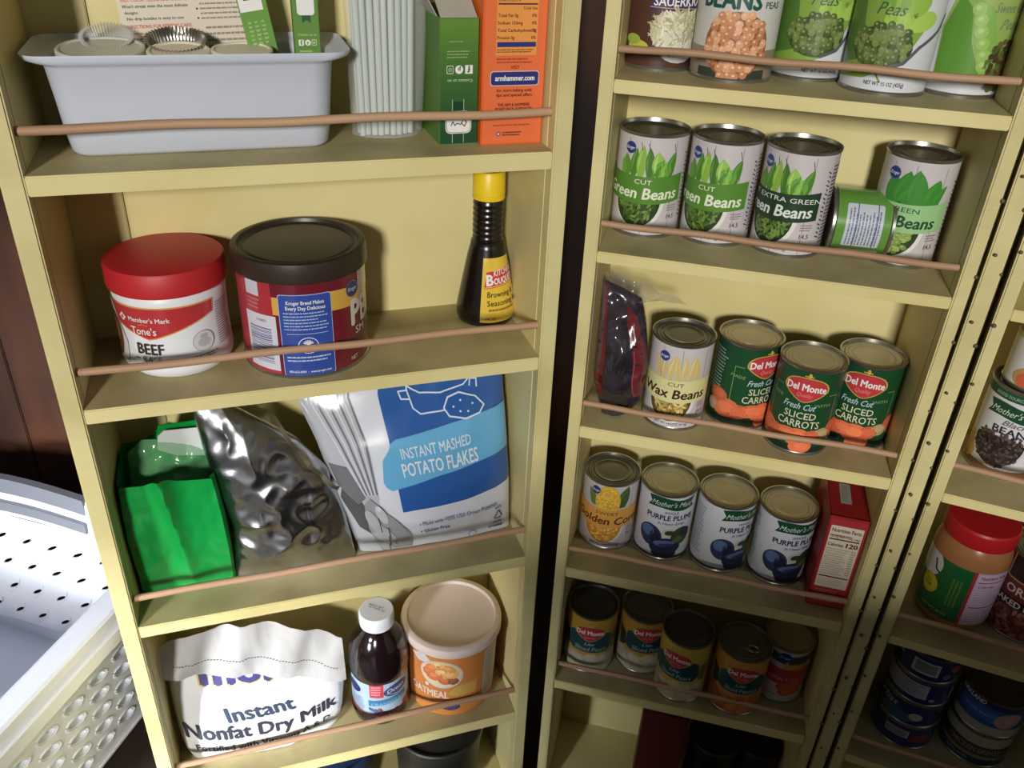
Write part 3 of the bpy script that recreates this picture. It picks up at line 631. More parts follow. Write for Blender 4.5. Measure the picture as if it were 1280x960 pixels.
# --- white plastic tub on shelf A
def rrpts(cx, cy, hx, hy, r, z, n=6):
    o = []
    for sx, sy, a in ((1, 1, 0), (-1, 1, 90), (-1, -1, 180), (1, -1, 270)):
        for k in range(n+1): o.append(Vector((cx+sx*(hx-r)+r*math.cos(R(a+90*k/n)), cy+sy*(hy-r)+r*math.sin(R(a+90*k/n)), z)))
    return o
def loft(bm, loops, cap0=True, cap1=False):
    prev = None; first = None
    for lp in loops:
        vs = [bm.verts.new(p) for p in lp]
        if prev:
            for k in range(len(vs)): bm.faces.new((prev[k], prev[(k+1) % len(vs)], vs[(k+1) % len(vs)], vs[k]))
        else: first = vs
        prev = vs
    if cap0: bm.faces.new(first[::-1])
    if cap1: bm.faces.new(prev)
TUB = MW('L', .1475, .0925, ZLA)
def tub():
    root = thing('plastic_tub', 'white plastic tub with flared rim on the top left shelf', 'tub', TUB)
    bm = bmesh.new(); L = []
    for z, hx, hy, r in ((0, .108, .038, .014), (.001, .1125, .0405, .016), (.004, .1155, .043, .018), (.02, .118, .046, .02), (.05, .120, .0495, .02), (.078, .1225, .0525, .02), (.0815, .124, .0545, .02), (.0825, .130, .0565, .02), (.085, .1372, .0565, .02), (.0885, .1395, .0568, .02), (.0898, .1395, .0567, .02), (.0868, .1368, .0558, .02), (.0842, .130, .0552, .02), (.0828, .1225, .0525, .02), (.079, .1205, .0508, .02), (.05, .118, .0478, .02), (.02, .116, .0445, .02), (.005, .113, .041, .016), (.003, .106, .036, .012)):
        L.append(rrpts(0, 0, hx, hy, r, z))
    loft(bm, L, True, True); finish('tub_body', bm, TUBP, root, 60)
tub()
def disc(label, x, y, z, r, th, m, tilt, az=0, group=None, cat='lid', name='jar_lid'):
    mw = TUB @ Matrix.Translation((x, y, z)) @ Matrix.Rotation(R(az), 4, 'Z') @ Matrix.Rotation(R(tilt), 4, 'X')
    bm = bmesh.new(); lathe(bm, [(0, 0), (r-.002, 0), (r, .001), (r, th-.001), (r-.001, th), (r-.003, th), (r-.004, th-.0015), (0, th-.0015)], 48)
    o = finish(name, bm, m, None, 40); o.matrix_world = mw; tag(o, label, cat, group)
LIDM = mat('pale_lid_plastic', (196, 196, 186), .45); LIDC = mat('cream_lid_plastic', (214, 206, 184), .45)
disc('grey white round lid lying at the left in the tub', -.078, -.004, .080, .038, .008, LIDM, 4)
disc('cream round lid in the middle of the tub beside foil cup', -.012, -.016, .079, .028, .008, LIDC, 6)
disc('cream round lid at the right of the tub, partly under booklet', .043, -.014, .079, .028, .008, LIDC, 3)
disc('large pale lid buried under other lids in the tub', .0, .01, .052, .036, .008, LIDM, 0)
disc('pale lid under the grey lid at the tub left', -.07, .006, .05, .036, .008, LIDM, 0)
def fluted(x, y, z, r, h, label, m, tilt=0):
    root = thing('baking_cup', label, 'baking cup', TUB @ Matrix.Translation((x, y, z)) @ Matrix.Rotation(R(tilt), 4, 'X'))
    bm = bmesh.new(); n = 96; loops = []
    for q in range(4):
        rr = r*(.78+.22*q/3); loops.append([Vector(((rr+(.0016*q/3+.0004)*(1 if k % 2 else -1))*math.cos(2*math.pi*k/n), (rr+(.0016*q/3+.0004)*(1 if k % 2 else -1))*math.sin(2*math.pi*k/n), h*q/3)) for k in range(n)])
    loft(bm, loops, True); finish('fluted_wall', bm, m, root, 20)
FOIL = mat('foil', (190, 188, 184), .25, 1)
fluted(-.014, .010, .079, .027, .014, 'crinkled foil baking cup in the middle of the tub', FOIL, 14)
fluted(-.074, .022, .083, .022, .012, 'crinkled clear baking cup at the left of the tub', mat('clear_cup', (200, 200, 196), .2, 0, alpha=.6), 20)
# booklet / instruction sheet leaning in the tub
def booklet():
    # leaning back card, 88 mm wide
    mw = TUB @ Matrix.Translation((.001, .040, .070)) @ Matrix.Rotation(R(-9), 4, 'X') @ Matrix.Rotation(R(-2), 4, 'Y')
    root = thing('instruction_leaflet', 'cream printed leaflet with orange and black text in the tub', 'leaflet', mw)
    boxobj('card', (-.062, .062, 0, .0016, -.02, .085), mat('leaflet_paper', (214, 202, 184), .6), root, .0004)
    P = Print(); O = (206, 104, 64); B = (84, 70, 62)
    P.text('EAST TO USE TUBES', -44, 45, 4.2, O, 1, al='l', w=46, bold=.04); P.text('FAST COLOR CLEANING & MARKING', -44, 39.5, 2.8, O, 1, al='l', w=44)
    P.text("Won't streak even the most delicate", -44, 35, 2.4, B, 1, al='l', w=44, bold=.02); P.text('designs.', -43, 30.5, 2.2, B, 1, al='l'); P.text('No drip bottles is easy to use', -42, 26, 2.2, B, 1, al='l', w=38, bold=.02)
    P.text('DIRECTIONS FOR KEEPING CAKE.', -43, 20, 2.6, O, 1, al='l', w=44, bold=.03); P.micro(-43, 0, 2, 18, 4, (190, 140, 110), 1, th=.4)
    P.text('WITH CAKE', 22, 45, 4.2, O, 1, w=22, bold=.03)
    P.micro(8, 42, 24, 42, 5, (150, 134, 120), 1, th=.35); P.micro(10, 43, 2, 21, 4, (150, 134, 120), 1, th=.35)
    for yy in (40, 33, 26): P.ell(6, yy, .8, .8, B, 1, 0, 8)
    P.build('leaflet_print', lambda u, v, h: Vector((u*.00133, -h, v*.00118+.004)), root, PRINTM, None)
booklet()
GREENB = (96, 140, 52)
def green_pack(name, label, mw, w, d, h, fn, m=None, top=True):
    root = thing(name, label, 'box', mw)
    boxobj('carton', (-w/2, w/2, 0, d, 0, h), mat('green_card', (92, 132, 52), .5) if m is None else m, root, .001)
    P = Print(); fn(P); P.build('front_print', onflat(0, 0, -.0003), root, PRINT, None); return root
def gp1(P):
    P.rect(-13, 13, 3, 100, (104, 152, 58), 0); P.rect(-12, 9, 44, 100, WHT, 1); P.barcode(-8, 6, 50, 96, 2, (60, 60, 60), True, WHT)
    for i in range(3): P.micro(-8+i*6, -4+i*6, 10, 36, 7, (190, 206, 150), 1)
green_pack('candle_box', 'slanted green box with white barcode standing in the tub', TUB @ Matrix.Translation((.0745, .004, .012)) @ Matrix.Rotation(R(-9), 4, 'Y'), .026, .014, .165, lambda P: (P.f.extend([([(x, y+62) for x, y in pts], c, l) for pts, c, l in (lambda q: (gp1(q), q.f)[1])(Print())])))
def gp2(P):
    P.rect(-11.5, 11.5, 3, 130, (96, 142, 54), 0); P.text('Contact us on', 0, 86, 2.2, (190, 206, 150), 1, w=17)
    P.rrect(-8.6, -3.8, 77, 82.5, .6, WHT, 1); P.text('f', -6, 77.8, 4.4, (96, 142, 54), 2, bold=.05); P.ell(0, 79.7, 2.7, 2.7, WHT, 1); P.text('p', 0, 78.8, 2.8, (96, 142, 54), 2, bold=.04)
    P.rrect(3.4, 8.2, 77, 82.5, 1, (186, 206, 160), 1); P.rrect(4.1, 7.5, 77.8, 81.7, .6, (96, 142, 54), 2); P.ell(5.8, 79.7, 1.1, 1.1, (186, 206, 160), 3)
    P.micro(-8, 8, 70, 74, 1, (170, 196, 130), 1, th=.4); P.rrect(-8, 8, 104, 124, 3, WHT, 1); P.poly([(-4, 104), (4, 104), (4, 97), (0, 100), (-4, 97)], (44, 92, 56), 2)
green_pack('candle_box', 'upright green box with social media icons at tub right end', TUB @ Matrix.Translation((.1045, -.004, .010)), .0245, .016, .165, gp2)
# bag of paper sheets / wrapped straws
def sheets():
    root = thing('bag_of_straws', 'clear bag of long white translucent straws beside the white tub', 'bag', MW('L', .327, .082, ZLA, R(2)))
    m = mat('translucent_white', (206, 214, 208), .35, c2=(186, 196, 190), scale=20, stretch=(6, 1, .05))
    random.seed(11)
    for i in range(9):
        for j in range(2):
            x = -.026+i*.0062; bm = bmesh.new(); y = .004+j*.012+random.uniform(-.003, .003)
            tube(bm, [(x+.004*q*(i-4)/4-.001, y, .001+.205*q) for q in (0, .3, .7, 1)], .0032, 8); finish('straw', bm, m, root, 50)
    bm = bmesh.new(); loops = []
    for q in range(12):
        v = q/11; w = .036+.008*v
        loops.append([Vector((w*math.cos(a)*(1+.05*math.sin(5*a+v*4)), .010+.020*math.sin(a)*(1+.1*math.sin(3*a+6*v)), .0006+.215*v)) for a in [2*math.pi*k/28 for k in range(28)]])
    loft(bm, loops, True); finish('clear_wrap', bm, CLEAR, root, 60)
sheets()
# green carton (upside down) with its open top flap
def green_carton():
    w, d, h = .0385, .10, .1185
    root = thing('toothpick_box', 'dark to light green carton with open top beside the orange box', 'box', MW('L', .3885, .041, ZLA, R(1.5)))
    gm = mat('green_carton_card', (84, 124, 50), .5)
    for nm, dm in (('carton_wall', (-w/2, w/2, 0, .001, 0, h)), ('carton_wall', (-w/2, -w/2+.001, .001, d, 0, h)), ('carton_wall', (w/2-.001, w/2, .001, d, 0, h)), ('carton_wall', (-w/2+.001, w/2-.001, d-.001, d, 0, h)), ('carton_base', (-w/2+.001, w/2-.001, .001, d-.001, 0, .001))): boxobj(nm, dm, gm, root, 0)
    f = boxobj('top_flap', (-.018, .018, 0, .0008, 0, .032), mat('card_inside', (176, 176, 164), .6), root, 0); f.location = (0, .001, h); f.rotation_euler = (R(-60), 0, 0)
    f = boxobj('side_flap', (-.0004, .0004, 0, .05, 0, .035), mat('card_inside_grey', (170, 170, 160), .6), root, 0); f.location = (-w/2, .01, h); f.rotation_euler = (0, R(-30), 0)
    P = Print(); n = 16
    for i in range(n):
        q = i/(n-1); c = tuple(int(a+(b-a)*q) for a, b in zip((24, 72, 42), (96, 140, 42))); P.rect(-19, 19, 1+i*116/n, 1+(i+1)*116/n+.02, c, 0)
    P.rrect(-13.5, 13, 11, 33, 5, WHT, 1); P.rrect(-12.7, 12.2, 11.8, 32.2, 4.6, (60, 100, 66), 2); P.rrect(-12.2, 11.7, 12.3, 31.7, 4.3, WHT, 3)
    P.text('Joy', 0, 18, 8, (40, 40, 40), 4, w=16, rot=180, shear=.4) if False else P.line([(-8, 19), (-6, 23), (-4, 19), (-2, 21), (2, 20), (5, 25), (8, 22), (6, 18), (3, 21)], .9, (40, 44, 40), 4)
    for x in (-6.5, 5): P.line([(x, 2), (x, 11)], .5, (190, 206, 190), 2); P.line([(x, 33), (x, 44)], .5, (190, 206, 190), 2)
    P.rect(-5.8, 4.4, 33.5, 42, (22, 62, 40), 1)
    P.rrect(-12.6, -5.6, 68, 76, 1.6, (176, 200, 160), 1); P.rrect(-11.8, -6.4, 68.9, 75.1, 1.2, (72, 118, 48), 2); P.ell(-9.1, 72, 1.7, 1.7, (176, 200, 160), 3); P.ell(-9.1, 72, 1, 1, (72, 118, 48), 4)
    P.ell(0, 72, 4, 4, WHT, 1); P.text('p', 0, 74, 4.4, (72, 118, 48), 2, rot=180, bold=.04); P.rect(6, 13.6, 68, 76, WHT, 1); P.text('f', 9.6, 75.4, 6.4, (72, 118, 48), 2, rot=180, bold=.05)
    P.text('Contact us on', 1, 63, 2.8, (190, 210, 170), 1, w=25, rot=180); P.micro(-12, 12, 82, 90, 3, (150, 180, 110), 1, th=.35); P.micro(-10, 8, 96, 99, 1, (130, 166, 90), 1, th=.4)
    P.build('front_print', onflat(0, 0, -.0003), root, PRINT, None)
green_carton()
def orange():
    w, d, h = .064, .095, .17; root = thing('baking_soda_box', 'bright orange baking soda box with blue website strip', 'box', MW('L', .4415, .033, ZLA, R(0)))
    boxobj('carton', (-w/2, w/2, 0, d, 0, h), mat('orange_card', (226, 98, 30), .45), root, .001)
    P = Print(); K = (98, 34, 20); BL = (40, 44, 118)
    P.rect(-30.5, 30.5, 2, 168, (232, 104, 34), 0); P.rect(-19, 22, 86, 150, (236, 150, 52), 1)
    P.text('armhammer.com', 1, 62.5, 5.2, WHT, 4, w=40, bold=.035); P.rrect(-24, 26, 57.5, 71.5, 3, (210, 190, 200), 1); P.rrect(-23.2, 25.2, 58.3, 70.7, 2.6, BL, 2)
    P.text('VISIT', 1, 73.5, 3.2, K, 2, w=9); P.text('for more baking soda', 1, 52, 3.0, K, 2, w=36, bold=.03); P.text('tips and special offers', 1, 47.5, 3.0, K, 2, w=37, bold=.03)
    P.text('THE ARM & HAMMER®', 1, 38, 3.0, K, 2, w=33, bold=.03); P.text('MONEY BACK GUARANTEE', 1, 34, 3.0, K, 2, w=38, bold=.03); P.micro(-18, 20, 26, 32, 2, (180, 70, 30), 1, th=.4)
    P.micro(-18, 20, 78, 84, 2, (170, 66, 30), 1, th=.5); P.rect(-18, 21, 93.5, 98, BL, 2); P.micro(-18, 20, 88, 92, 2, K, 2, th=.4)
    for i, q in enumerate(('Protein 0g', 'Total Carbohydrate 0g', 'Sodium 150mg', 'Total Fat 0g')): P.text(q, -18, 100.5+i*6.6, 3, K, 2, al='l', bold=.02); P.text('0%', 20.5, 100.5+i*6.6, 3, K, 2, al='r', bold=.02)
    P.text('% Daily Value', 21, 127, 2.5, K, 2, al='r', w=14); P.rect(-18, 21, 131, 132.4, (90, 36, 60), 2); P.text('CALORIES 0', -18, 134, 3, K, 2, al='l', w=22); P.micro(-18, 18, 139, 148, 2, K, 2, th=.4)
    P.ell(-14, 11, 2.3, 2.3, (120, 60, 130), 2); P.ell(-14, 11, 1.2, 1.2, (230, 200, 200), 3); P.micro(-10, 12, 8.5, 13.5, 2, K, 2, th=.5); P.micro(-20, 20, 18, 21, 1, (170, 66, 30), 1, th=.4)
    P.build('front_print', onflat(0, 0, -.0003), root, PRINT, None)
orange()

# ================================================================ BAGS
def crum(p, sc, amp, seed=0):
    v = Vector((p[0]*sc+seed, p[1]*sc-seed*1.3, p[2]*sc+seed*.7))
    a = 1-abs(noise.noise(v))*2; b = 1-abs(noise.noise(v*2.1+Vector((5, 3, 1))))*2
    return amp*(a+.5*b-.8)
def pouch(sl, sr, zb, zt, tc, th, amp, sc, seed, ef=.55, lean=0, foot=.35):
    """surface of a bag: u 0..1 left-right, v 0..1 up, side -1 front / +1 back"""
    def f(u, v, side=-1, lift=0):
        x = lerp(sl, v)*(1-u)+lerp(sr, v)*u; z0 = lerp(zb, u); z = z0+v*(lerp(zt, u)-z0)
        e = max(0, math.sin(math.pi*u))**ef*min(1, max(0, (1-v)*3))**.6*min(1, foot+v*3)
        y = lerp(tc, v)+side*(th/2)*e+lean*u
        y += side*crum((x, y*.3, z), sc, amp, seed)*min(1, e*2.2)
        return Vector((x, y+side*lift, z))
    return f
def pouch_mesh(name, f, m, parent, n=48, k=48, sides=(-1, 1), smooth=50):
    bm = bmesh.new()
    for side in sides:
        g = [[bm.verts.new(f(i/n, j/k, side)) for i in range(n+1)] for j in range(k+1)]
        for j in range(k):
            for i in range(n): bm.faces.new((g[j][i], g[j][i+1], g[j+1][i+1], g[j+1][i]) if side < 0 else (g[j][i+1], g[j][i], g[j+1][i], g[j+1][i+1]))
    bmesh.ops.remove_doubles(bm, verts=bm.verts, dist=1e-5)
    return finish(name, bm, m, parent, smooth)
# --- green bag
def green_bag():
    root = thing('green_food_bag', 'shiny bright green bag with folded open top at left end', 'bag', MW('L', 0, 0, ZLC))
    GM = mat('green_foil_plastic', (22, 150, 66), .24, spec=.6, c2=(16, 132, 56), scale=10, coat=.3)
    GD = mat('green_film_inside', (40, 120, 64), .3, alpha=.9); WI = mat('white_bag_lining', (206, 208, 206), .45)
    bm = bmesh.new(); n = 44; k = 36; loops = []
    for j in range(k+1):
        v = j/k; lp = []
        w = .054-.003*v+.003*math.sin(v*3); d = .042
        cx = .058-.003*v; cy = .092
        per = [(-1+2*i/40, -1) for i in range(40)]+[(1, -1+2*i/16) for i in range(16)]+[(1-2*i/40, 1) for i in range(40)]+[(-1, 1-2*i/16) for i in range(16)]
        for px, py in per:
            s_ = py if abs(py) == 1 else 0; rr_ = .90 if abs(px) == 1 and abs(py) == 1 else 1
            x = cx+w*px*rr_; y = cy+d*py*rr_
            x = max(.0035, x)
            top = .172+.014*math.exp(-((x-.05)/.013)**2)-.12*max(0, x-.06)-.04*max(0, .05-x)
            if s_ < 0:
                y -= .020*math.exp(-(abs(x-.050-.018*(1-v))/.011)**1.2)*(.25+.75*v)*(1 if v > .1 else v*10)
                y += .006*math.sin(v*5+x*60)*(.5-v)*.6+crum((x, 0, v*.16), 26, .0022, 3)*min(1, v*4)
            y -= .008*math.sin(math.pi*v*.6)*(s_ < 0)
            lp.append(Vector((x, max(y, .020), .0006+top*v)))
        loops.append(lp)
    loft(bm, loops, True); finish('bag_wall', bm, GM, root, 60)
    f = pouch([(0, .010), (1, .014)], [(0, .104), (1, .104)], [(0, .11), (1, .11)], [(0, .180), (.2, .196), (.6, .192), (1, .182)], [(0, .096), (1, .098)], .03, .006, 40, 2)
    pouch_mesh('clear_liner', f, mat('green_tinted_film', (120, 190, 130), .12, spec=.8, alpha=.45), root, 30, 24)
    # tall back flap folded forward showing its white inside
    bm = bmesh.new(); pts = [(.040, .112, .150), (.046, .105, .19), (.052, .100, .211), (.095, .098, .213), (.118, .10, .19), (.118, .106, .150)]
    a = [bm.verts.new(p) for p in pts]; b = [bm.verts.new((p[0], p[1]+.0012, p[2])) for p in pts]
    bm.faces.new(a); bm.faces.new(b[::-1])
    for i in range(6): bm.faces.new((a[i], b[i], b[(i+1) % 6], a[(i+1) % 6]))
    finish('back_flap', bm, GM, root)
    bm = bmesh.new(); pts = [(.047, .0965, .180), (.050, .094, .200), (.058, .092, .208), (.094, .090, .208), (.110, .090, .186), (.098, .0935, .166), (.066, .0955, .170)]
    a = [bm.verts.new(p) for p in pts]; b = [bm.verts.new((p[0], p[1]+.0012, p[2])) for p in pts]
    bm.faces.new(a); bm.faces.new(b[::-1])
    for i in range(7): bm.faces.new((a[i], b[i], b[(i+1) % 7], a[(i+1) % 7]))
    finish('flap_lining', bm, WI, root)
green_bag()
# --- silver bag
def silver_bag():
    root = thing('silver_foil_bag', 'crumpled shiny silver foil bag between green and potato bags', 'bag', MW('L', 0, 0, ZLC))
    SM = mat('silver_film', (186, 186, 188), .27, 1, c2=(160, 160, 162), scale=6, bump=.25, bscale=18)
    f = pouch([(0, .112), (.3, .118), (.75, .098), (1, .092)], [(0, .262), (.35, .252), (.65, .236), (.85, .205), (1, .165)], [(0, .001), (1, .001)], [(0, .252), (.4, .250), (1, .215)], [(0, .060), (.5, .066), (1, .080)], .060, .0070, 19, 8, .6)
    pouch_mesh('bag_body', f, SM, root, 70, 80, smooth=35)
    # torn upper seam strip
    bm = bmesh.new(); prev = None
    for i in range(41):
        q = i/40; x = .176+.068*q; z = .234-.118*q-.012*math.sin(math.pi*q); y = .050+.003*math.sin(i*.5)
        a = bm.verts.new((x, y, z)); b = bm.verts.new((x+.0035, y+.002, z+.003+.0006*math.sin(i*1.3)))
        if prev: bm.faces.new((prev[0], a, b, prev[1]))
        prev = (a, b)
    bmesh.ops.solidify(bm, geom=bm.faces[:], thickness=.001); finish('seam_strip', bm, mat('bag_seam', (150, 140, 120), .4, .5), root)
silver_bag()
# --- instant potato bag
def potato_bag():
    root = thing('potato_flakes_bag', 'white and blue instant mashed potato flakes bag', 'bag', MW('L', 0, 0, ZLC))
    f = pouch([(0, .268), (.1, .262), (.35, .246), (.7, .226), (.9, .21), (1, .215)], [(0, .4735), (.3, .470), (1, .459)], [(0, .001), (1, .001)], [(0, .248), (.25, .258), (1, .263)], [(0, .070), (.4, .072), (1, .096)], .070, .0026, 13, 4, .42)
    pouch_mesh('bag_back', f, mat('bag_white_film', (206, 208, 214), .3), root, 50, 50, sides=(1,))
    def g(u, v, h):
        return f(min(1, max(0, u/100)), min(1, max(0, v/100)), -1, h*4.5)
    P = Print(); P.rect(0, 100, 0, 100, (214, 216, 226), 0)
    GY = (120, 120, 124); LG = (170, 170, 176); DG = (78, 78, 82)
    P.poly([(0, 0), (0, 100), (20, 100), (24, 70), (22, 40), (14, 0)], (176, 178, 184), 1)
    for i in range(8): P.line([(4+i*2.6, 100), (9+i*2, 70), (15+i*.9, 42)], .9, (110, 112, 122) if i % 2 else (200, 202, 208), 2)
    P.poly([(8, 56), (14, 30), (12, 14), (6, 20), (2, 40)], DG, 2); P.poly([(2, 60), (10, 58), (15, 40), (10, 36), (3, 48)], (110, 110, 114), 3)
    # grey hand gripping the cloth
    P.poly([(13, 36), (17, 40), (22, 32), (29, 24), (34, 14), (33, 2), (14, 1), (12, 8), (11, 20)], (146, 146, 150), 4)
    for x, y, a, b, rr in ((15, 24, 3.2, 9, 12), (19, 18, 3.0, 9, 32), (18, 11, 2.8, 8, 42), (17, 5, 2.6, 7, 52)): P.ell(x, y, a, b, (168, 168, 172), 6, rr, 14); P.line([(x+a*.8, y-b*.7), (x+a, y+b*.4)], .6, DG, 7)
    P.ell(20.5, 30, 2.6, 6, (180, 180, 184), 7, 12, 14); P.ell(20, 34, 1.3, 1.6, (206, 206, 210), 8, 0, 10)
    BD = (26, 86, 160); BLI = (94, 170, 214)
    P.poly([(37, 100), (100, 100), (100, 35), (89, 32), (32.5, 30), (34, 60)], BD, 1)
    P.poly([(33, 65), (35, 68.5), (38, 70), (100, 76), (100, 53), (60, 48), (30, 43), (27.5, 45), (26.5, 48), (29, 60)], BLI, 3)
    P.text('INSTANT MASHED', 58, 60.5, 6.2, (214, 226, 236), 4, w=38, bold=.012, rot=2); P.text('POTATO FLAKES', 59, 50.5, 7.8, (222, 230, 238), 4, w=42, bold=.02, rot=2)
    K = (206, 222, 240)
    P.line([(50, 92), (51, 82), (54, 79), (66, 79)], .7, K, 4); P.line([(82, 92), (81, 88)], .7, K, 4); P.line([(50, 92), (56, 88), (66, 87), (78, 89), (82, 92), (78, 96), (66, 98), (54, 96), (50, 92)], .7, K, 4)
    P.line([(50, 90), (46, 90), (46.5, 86.5), (50.5, 86)], .7, K, 4); P.line([(82, 91), (85, 90.5), (84.5, 87)], .7, K, 4)
    P.line([(54, 93), (57, 95), (60, 92.5), (64, 95), (68, 92), (72, 95), (77, 92.5)], .6, K, 4)
    P.line([(66, 80), (69, 84.5), (75, 86), (83, 83), (87, 78), (84, 75), (76, 74), (68, 76), (66, 80)], .8, K, 5)
    P.poly([(66.4, 80), (69.2, 84.1), (75, 85.6), (82.7, 82.7), (86.6, 78), (83.8, 75.4), (76, 74.4), (68.2, 76.4)], BD, 4)
    for x, y in ((71, 80), (75, 82.5), (78, 77), (81, 80), (74, 77.6)): P.ell(x, y, .6, .5, K, 6, 0, 6)
    T = (52, 60, 110); P.text('• Made with 100% USA Grown Potatoes', 40, 20, 3.2, T, 3, al='l', w=49, bold=.0, rot=1.5); P.text('• Gluten Free', 40, 13.5, 3.2, T, 3, al='l', w=18, bold=.02, rot=1.5)
    for a, b in (((87.5, 12), (90, 17)), ((90.6, 17), (93, 12)), ((92.4, 11), (88, 11))): P.line([a, b], 1.0, T, 3)
    P.text('PACK', 90, 18.8, 1.8, T, 3, w=4.6); P.text('HDPE', 90, 7, 1.9, T, 3, w=5.6); P.micro(84, 96, 3, 6, 1, T, 3, th=.5); P.ell(73, 3, 3, 2.6, (150, 150, 160), 2); P.ell(73, 3, 2.4, 2, (214, 216, 226), 3)
    P.build('front_panel', g, root, PRINTG, 2.2, 2.2, smooth=60)
potato_bag()
# --- dry milk bag
def milk_bag():
    root = thing('dry_milk_bag', 'white paper nonfat dry milk bag with folded down stitched top', 'bag', MW('L', 0, 0, ZLD))
    f = pouch([(0, .016), (.15, .008), (.5, .004), (1, .002)], [(0, .215), (.15, .226), (.5, .233), (1, .236)], [(0, .001), (1, .001)], [(0, .178), (.5, .150), (1, .120)], [(0, .062), (.3, .066), (1, .098)], .078, .0020, 16, 12, .35, 0, .72)
    PM = mat('white_bag_paper', (230, 230, 232), .6)
    pouch_mesh('bag_back', f, PM, root, 40, 40, sides=(1,))
    g = lambda u, v, h: f(min(1, max(0, u/100)), min(1, max(0, v/100)), -1, h*4)
    P = Print(); P.rect(0, 100, 0, 100, (232, 232, 234), 0)
    PU = (62, 60, 130); YL = (230, 200, 90); DK = (56, 70, 92)
    P.text("mor", 18, 76, 19, YL, 1, al='l', w=46, bold=.07, rot=4); P.text("mor", 19, 77, 18, PU, 2, al='l', w=44, bold=.05, rot=4)
    P.text('Instant', 50, 49, 14, DK, 2, w=39, bold=.03, rot=9)
    arc = lambda a, b: (a, b+.004*a*a*(1 if a > 0 else .3))
    P.text('Nonfat Dry Milk', 50, 31, 12.5, (54, 56, 70), 2, w=90, bold=.035, rot=3, warp=arc)
    P.text('Fortified with Vitamins A & D', 50, 17.5, 7, (66, 68, 84), 2, w=82, bold=.02, rot=3, warp=lambda a, b: (a, b+.0035*a*a*(1 if a > 0 else .2)))
    P.build('front_panel', g, root, PRINTM, 2.5, 2.5, smooth=60)
    # folded stitched strip
    bm = bmesh.new(); n = 60; k = 8; G = []
    for j in range(k+1):
        q = j/k; row = []
        for i in range(n+1):
            u = i/n; x = -.0+.237*u if u > 0 else 0
            x = .0015+.2345*u
            ztop = .196+.022*math.sin(math.pi*min(1, u*1.05))-.045*u*u; zbot = .160-.078*u**1.3
            z = ztop+(zbot-ztop)*q; y = .078-.022*math.sin(q*1.5)+.0035*math.sin(u*23+q*3)+crum((x, 0, z), 34, .0035, 6)
            row.append(bm.verts.new((x, y, z)))
        G.append(row)
    for j in range(k):
        for i in range(n): bm.faces.new((G[j][i], G[j+1][i], G[j+1][i+1], G[j][i+1]))
    # back half of the fold going down behind
    H = [bm.verts.new((.0015+.2345*i/n, .108+.002*math.sin(i*.4), G[0][i].co.z-.05)) for i in range(n+1)]
    for i in range(n): bm.faces.new((H[i], G[0][i], G[0][i+1], H[i+1]))
    bmesh.ops.solidify(bm, geom=bm.faces[:], thickness=.0012); finish('folded_top', bm, mat('white_bag_paper_fold', (232, 230, 228), .6), root, 50)
    bm = bmesh.new()
    for i in range(4, 58):
        u = i/60; a = Vector((.0015+.2345*u, 0, 0)); ztop = .196+.022*math.sin(math.pi*min(1, u*1.05))-.045*u*u; zbot = .160-.078*u**1.3; q = .62
        z = ztop+(zbot-ztop)*q; y = .078-.022*math.sin(q*1.5)+.0035*math.sin(u*23+q*3)+crum((a.x, 0, z), 34, .0035, 6)-.0008
        box(bm, a.x-.0013, a.x+.0013, y-.0004, y+.0002, z-.0004, z+.0004)
    o = finish('stitching', bm, mat('stitch_thread', (96, 96, 96), .7), root); o['kind'] = 'stuff'
milk_bag()
